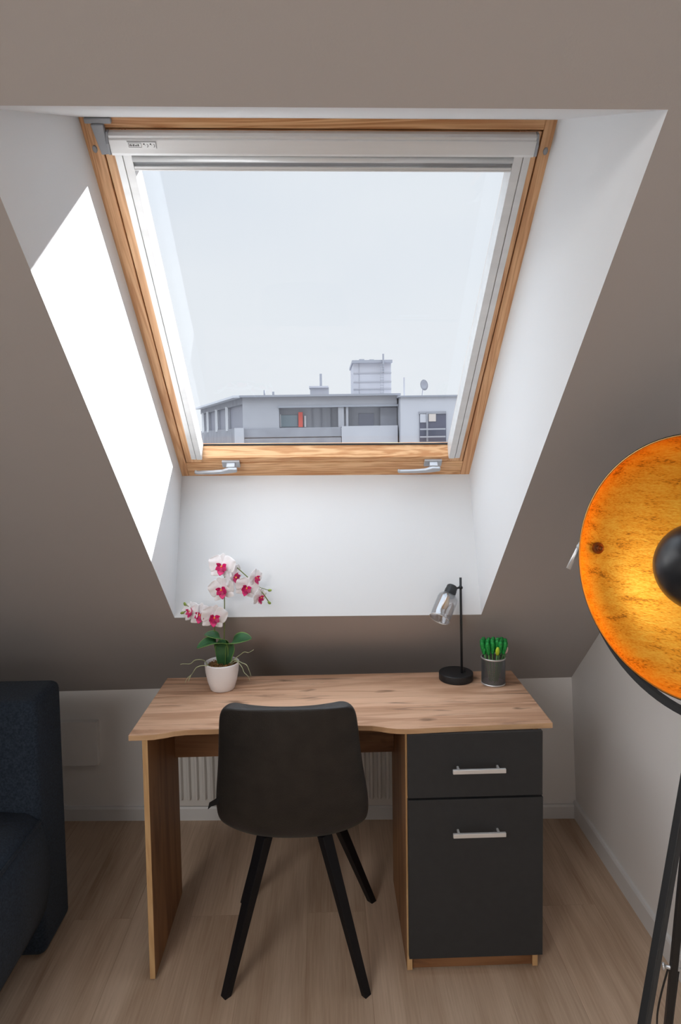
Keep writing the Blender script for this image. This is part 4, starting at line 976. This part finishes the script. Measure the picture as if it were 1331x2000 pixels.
# yoke: flat semicircular band under the dish
bm = bmesh.new(); prev = None; NN = 48
for k in range(NN + 1):
    a_ = PI + PI * k / NN; c_, s_ = math.cos(a_), math.sin(a_); hw = .007
    ring = [bm.verts.new(t2l(yc + side * (c_ * r_) + fw_ * y_ + Vector((0, 0, s_ * (r_ + .026))))) for r_, y_ in ((yr, -hw), (yr + .013, -hw), (yr + .013, hw), (yr, hw))]
    if prev:
        for q in range(4): bm.faces.new((prev[q], prev[(q + 1) % 4], ring[(q + 1) % 4], ring[q]))
    else: bm.faces.new(ring[::-1])
    prev = ring
bm.faces.new(prev); link('yoke', bm, mat('dark_grey_steel', (.035, .037, .040, 1), .5), tl)
yb = yc - Vector((0, 0, yr + .038))
bm = bmesh.new(); tube(bm, [t2l(yb), t2l(Vector((HUB.x, HUB.y, HUB.z + .02)))], .009, 16); link('neck', bm, M_black, tl, smooth=True)
bm = bmesh.new(); lathe(bm, [(0, -.03), (.024, -.03), (.028, -.025), (.028, .02), (.02, .025), (0, .025)], 6, Matrix.Translation(t2l(HUB))); link('hub', bm, M_black, tl, bevel=.002)
FE = [Vector((.405, 1.005, 0)), Vector((.815, 1.53, 0)), Vector((.94, 1.03, 0))]
for k, f_ in enumerate(FE):
    d_ = Vector((f_.x - HUB.x, f_.y - HUB.y, 0)).normalized(); top = HUB + d_ * .032 + Vector((0, 0, .01))
    bm = bmesh.new(); bar(bm, t2l(top), t2l(f_), .015, .021, (-d_.y, d_.x, 0)); 
    bmesh.ops.bisect_plane(bm, geom=bm.verts[:] + bm.edges[:] + bm.faces[:], plane_co=(0, 0, 0.0), plane_no=(0, 0, -1), clear_outer=True)
    ed = [e_ for e_ in bm.edges if e_.is_boundary]
    if ed: bmesh.ops.holes_fill(bm, edges=ed)
    lg = link('leg', bm, M_blackwood, tl, bevel=.0018)
    # brace clamp with bolts
    c_ = top.lerp(f_, .645)
    if k == 1:
        bm = bmesh.new(); sd_ = Vector((-d_.y, d_.x, 0)) 
        tube(bm, [t2l(c_ - sd_ * .022), t2l(c_ + sd_ * .022)], .0042, 12); tube(bm, [t2l(c_ - sd_ * .024), t2l(c_ - sd_ * .019)], .008, 14); tube(bm, [t2l(c_ + sd_ * .019), t2l(c_ + sd_ * .024)], .008, 14)
        o = link('bolt', bm, M_rim, tl, smooth=True)
        foot_ = top.lerp(f_, .97)
        for q_ in (-1, 1):
            bm = bmesh.new(); tube(bm, curve_pts([t2l(c_ + sd_ * .011 * q_), t2l(c_.lerp(foot_, .5) + sd_ * (.017 * q_ + .008)), t2l(foot_ + sd_ * .009 * q_)]), .0022, 8); link('brace_rod', bm, M_black, tl)
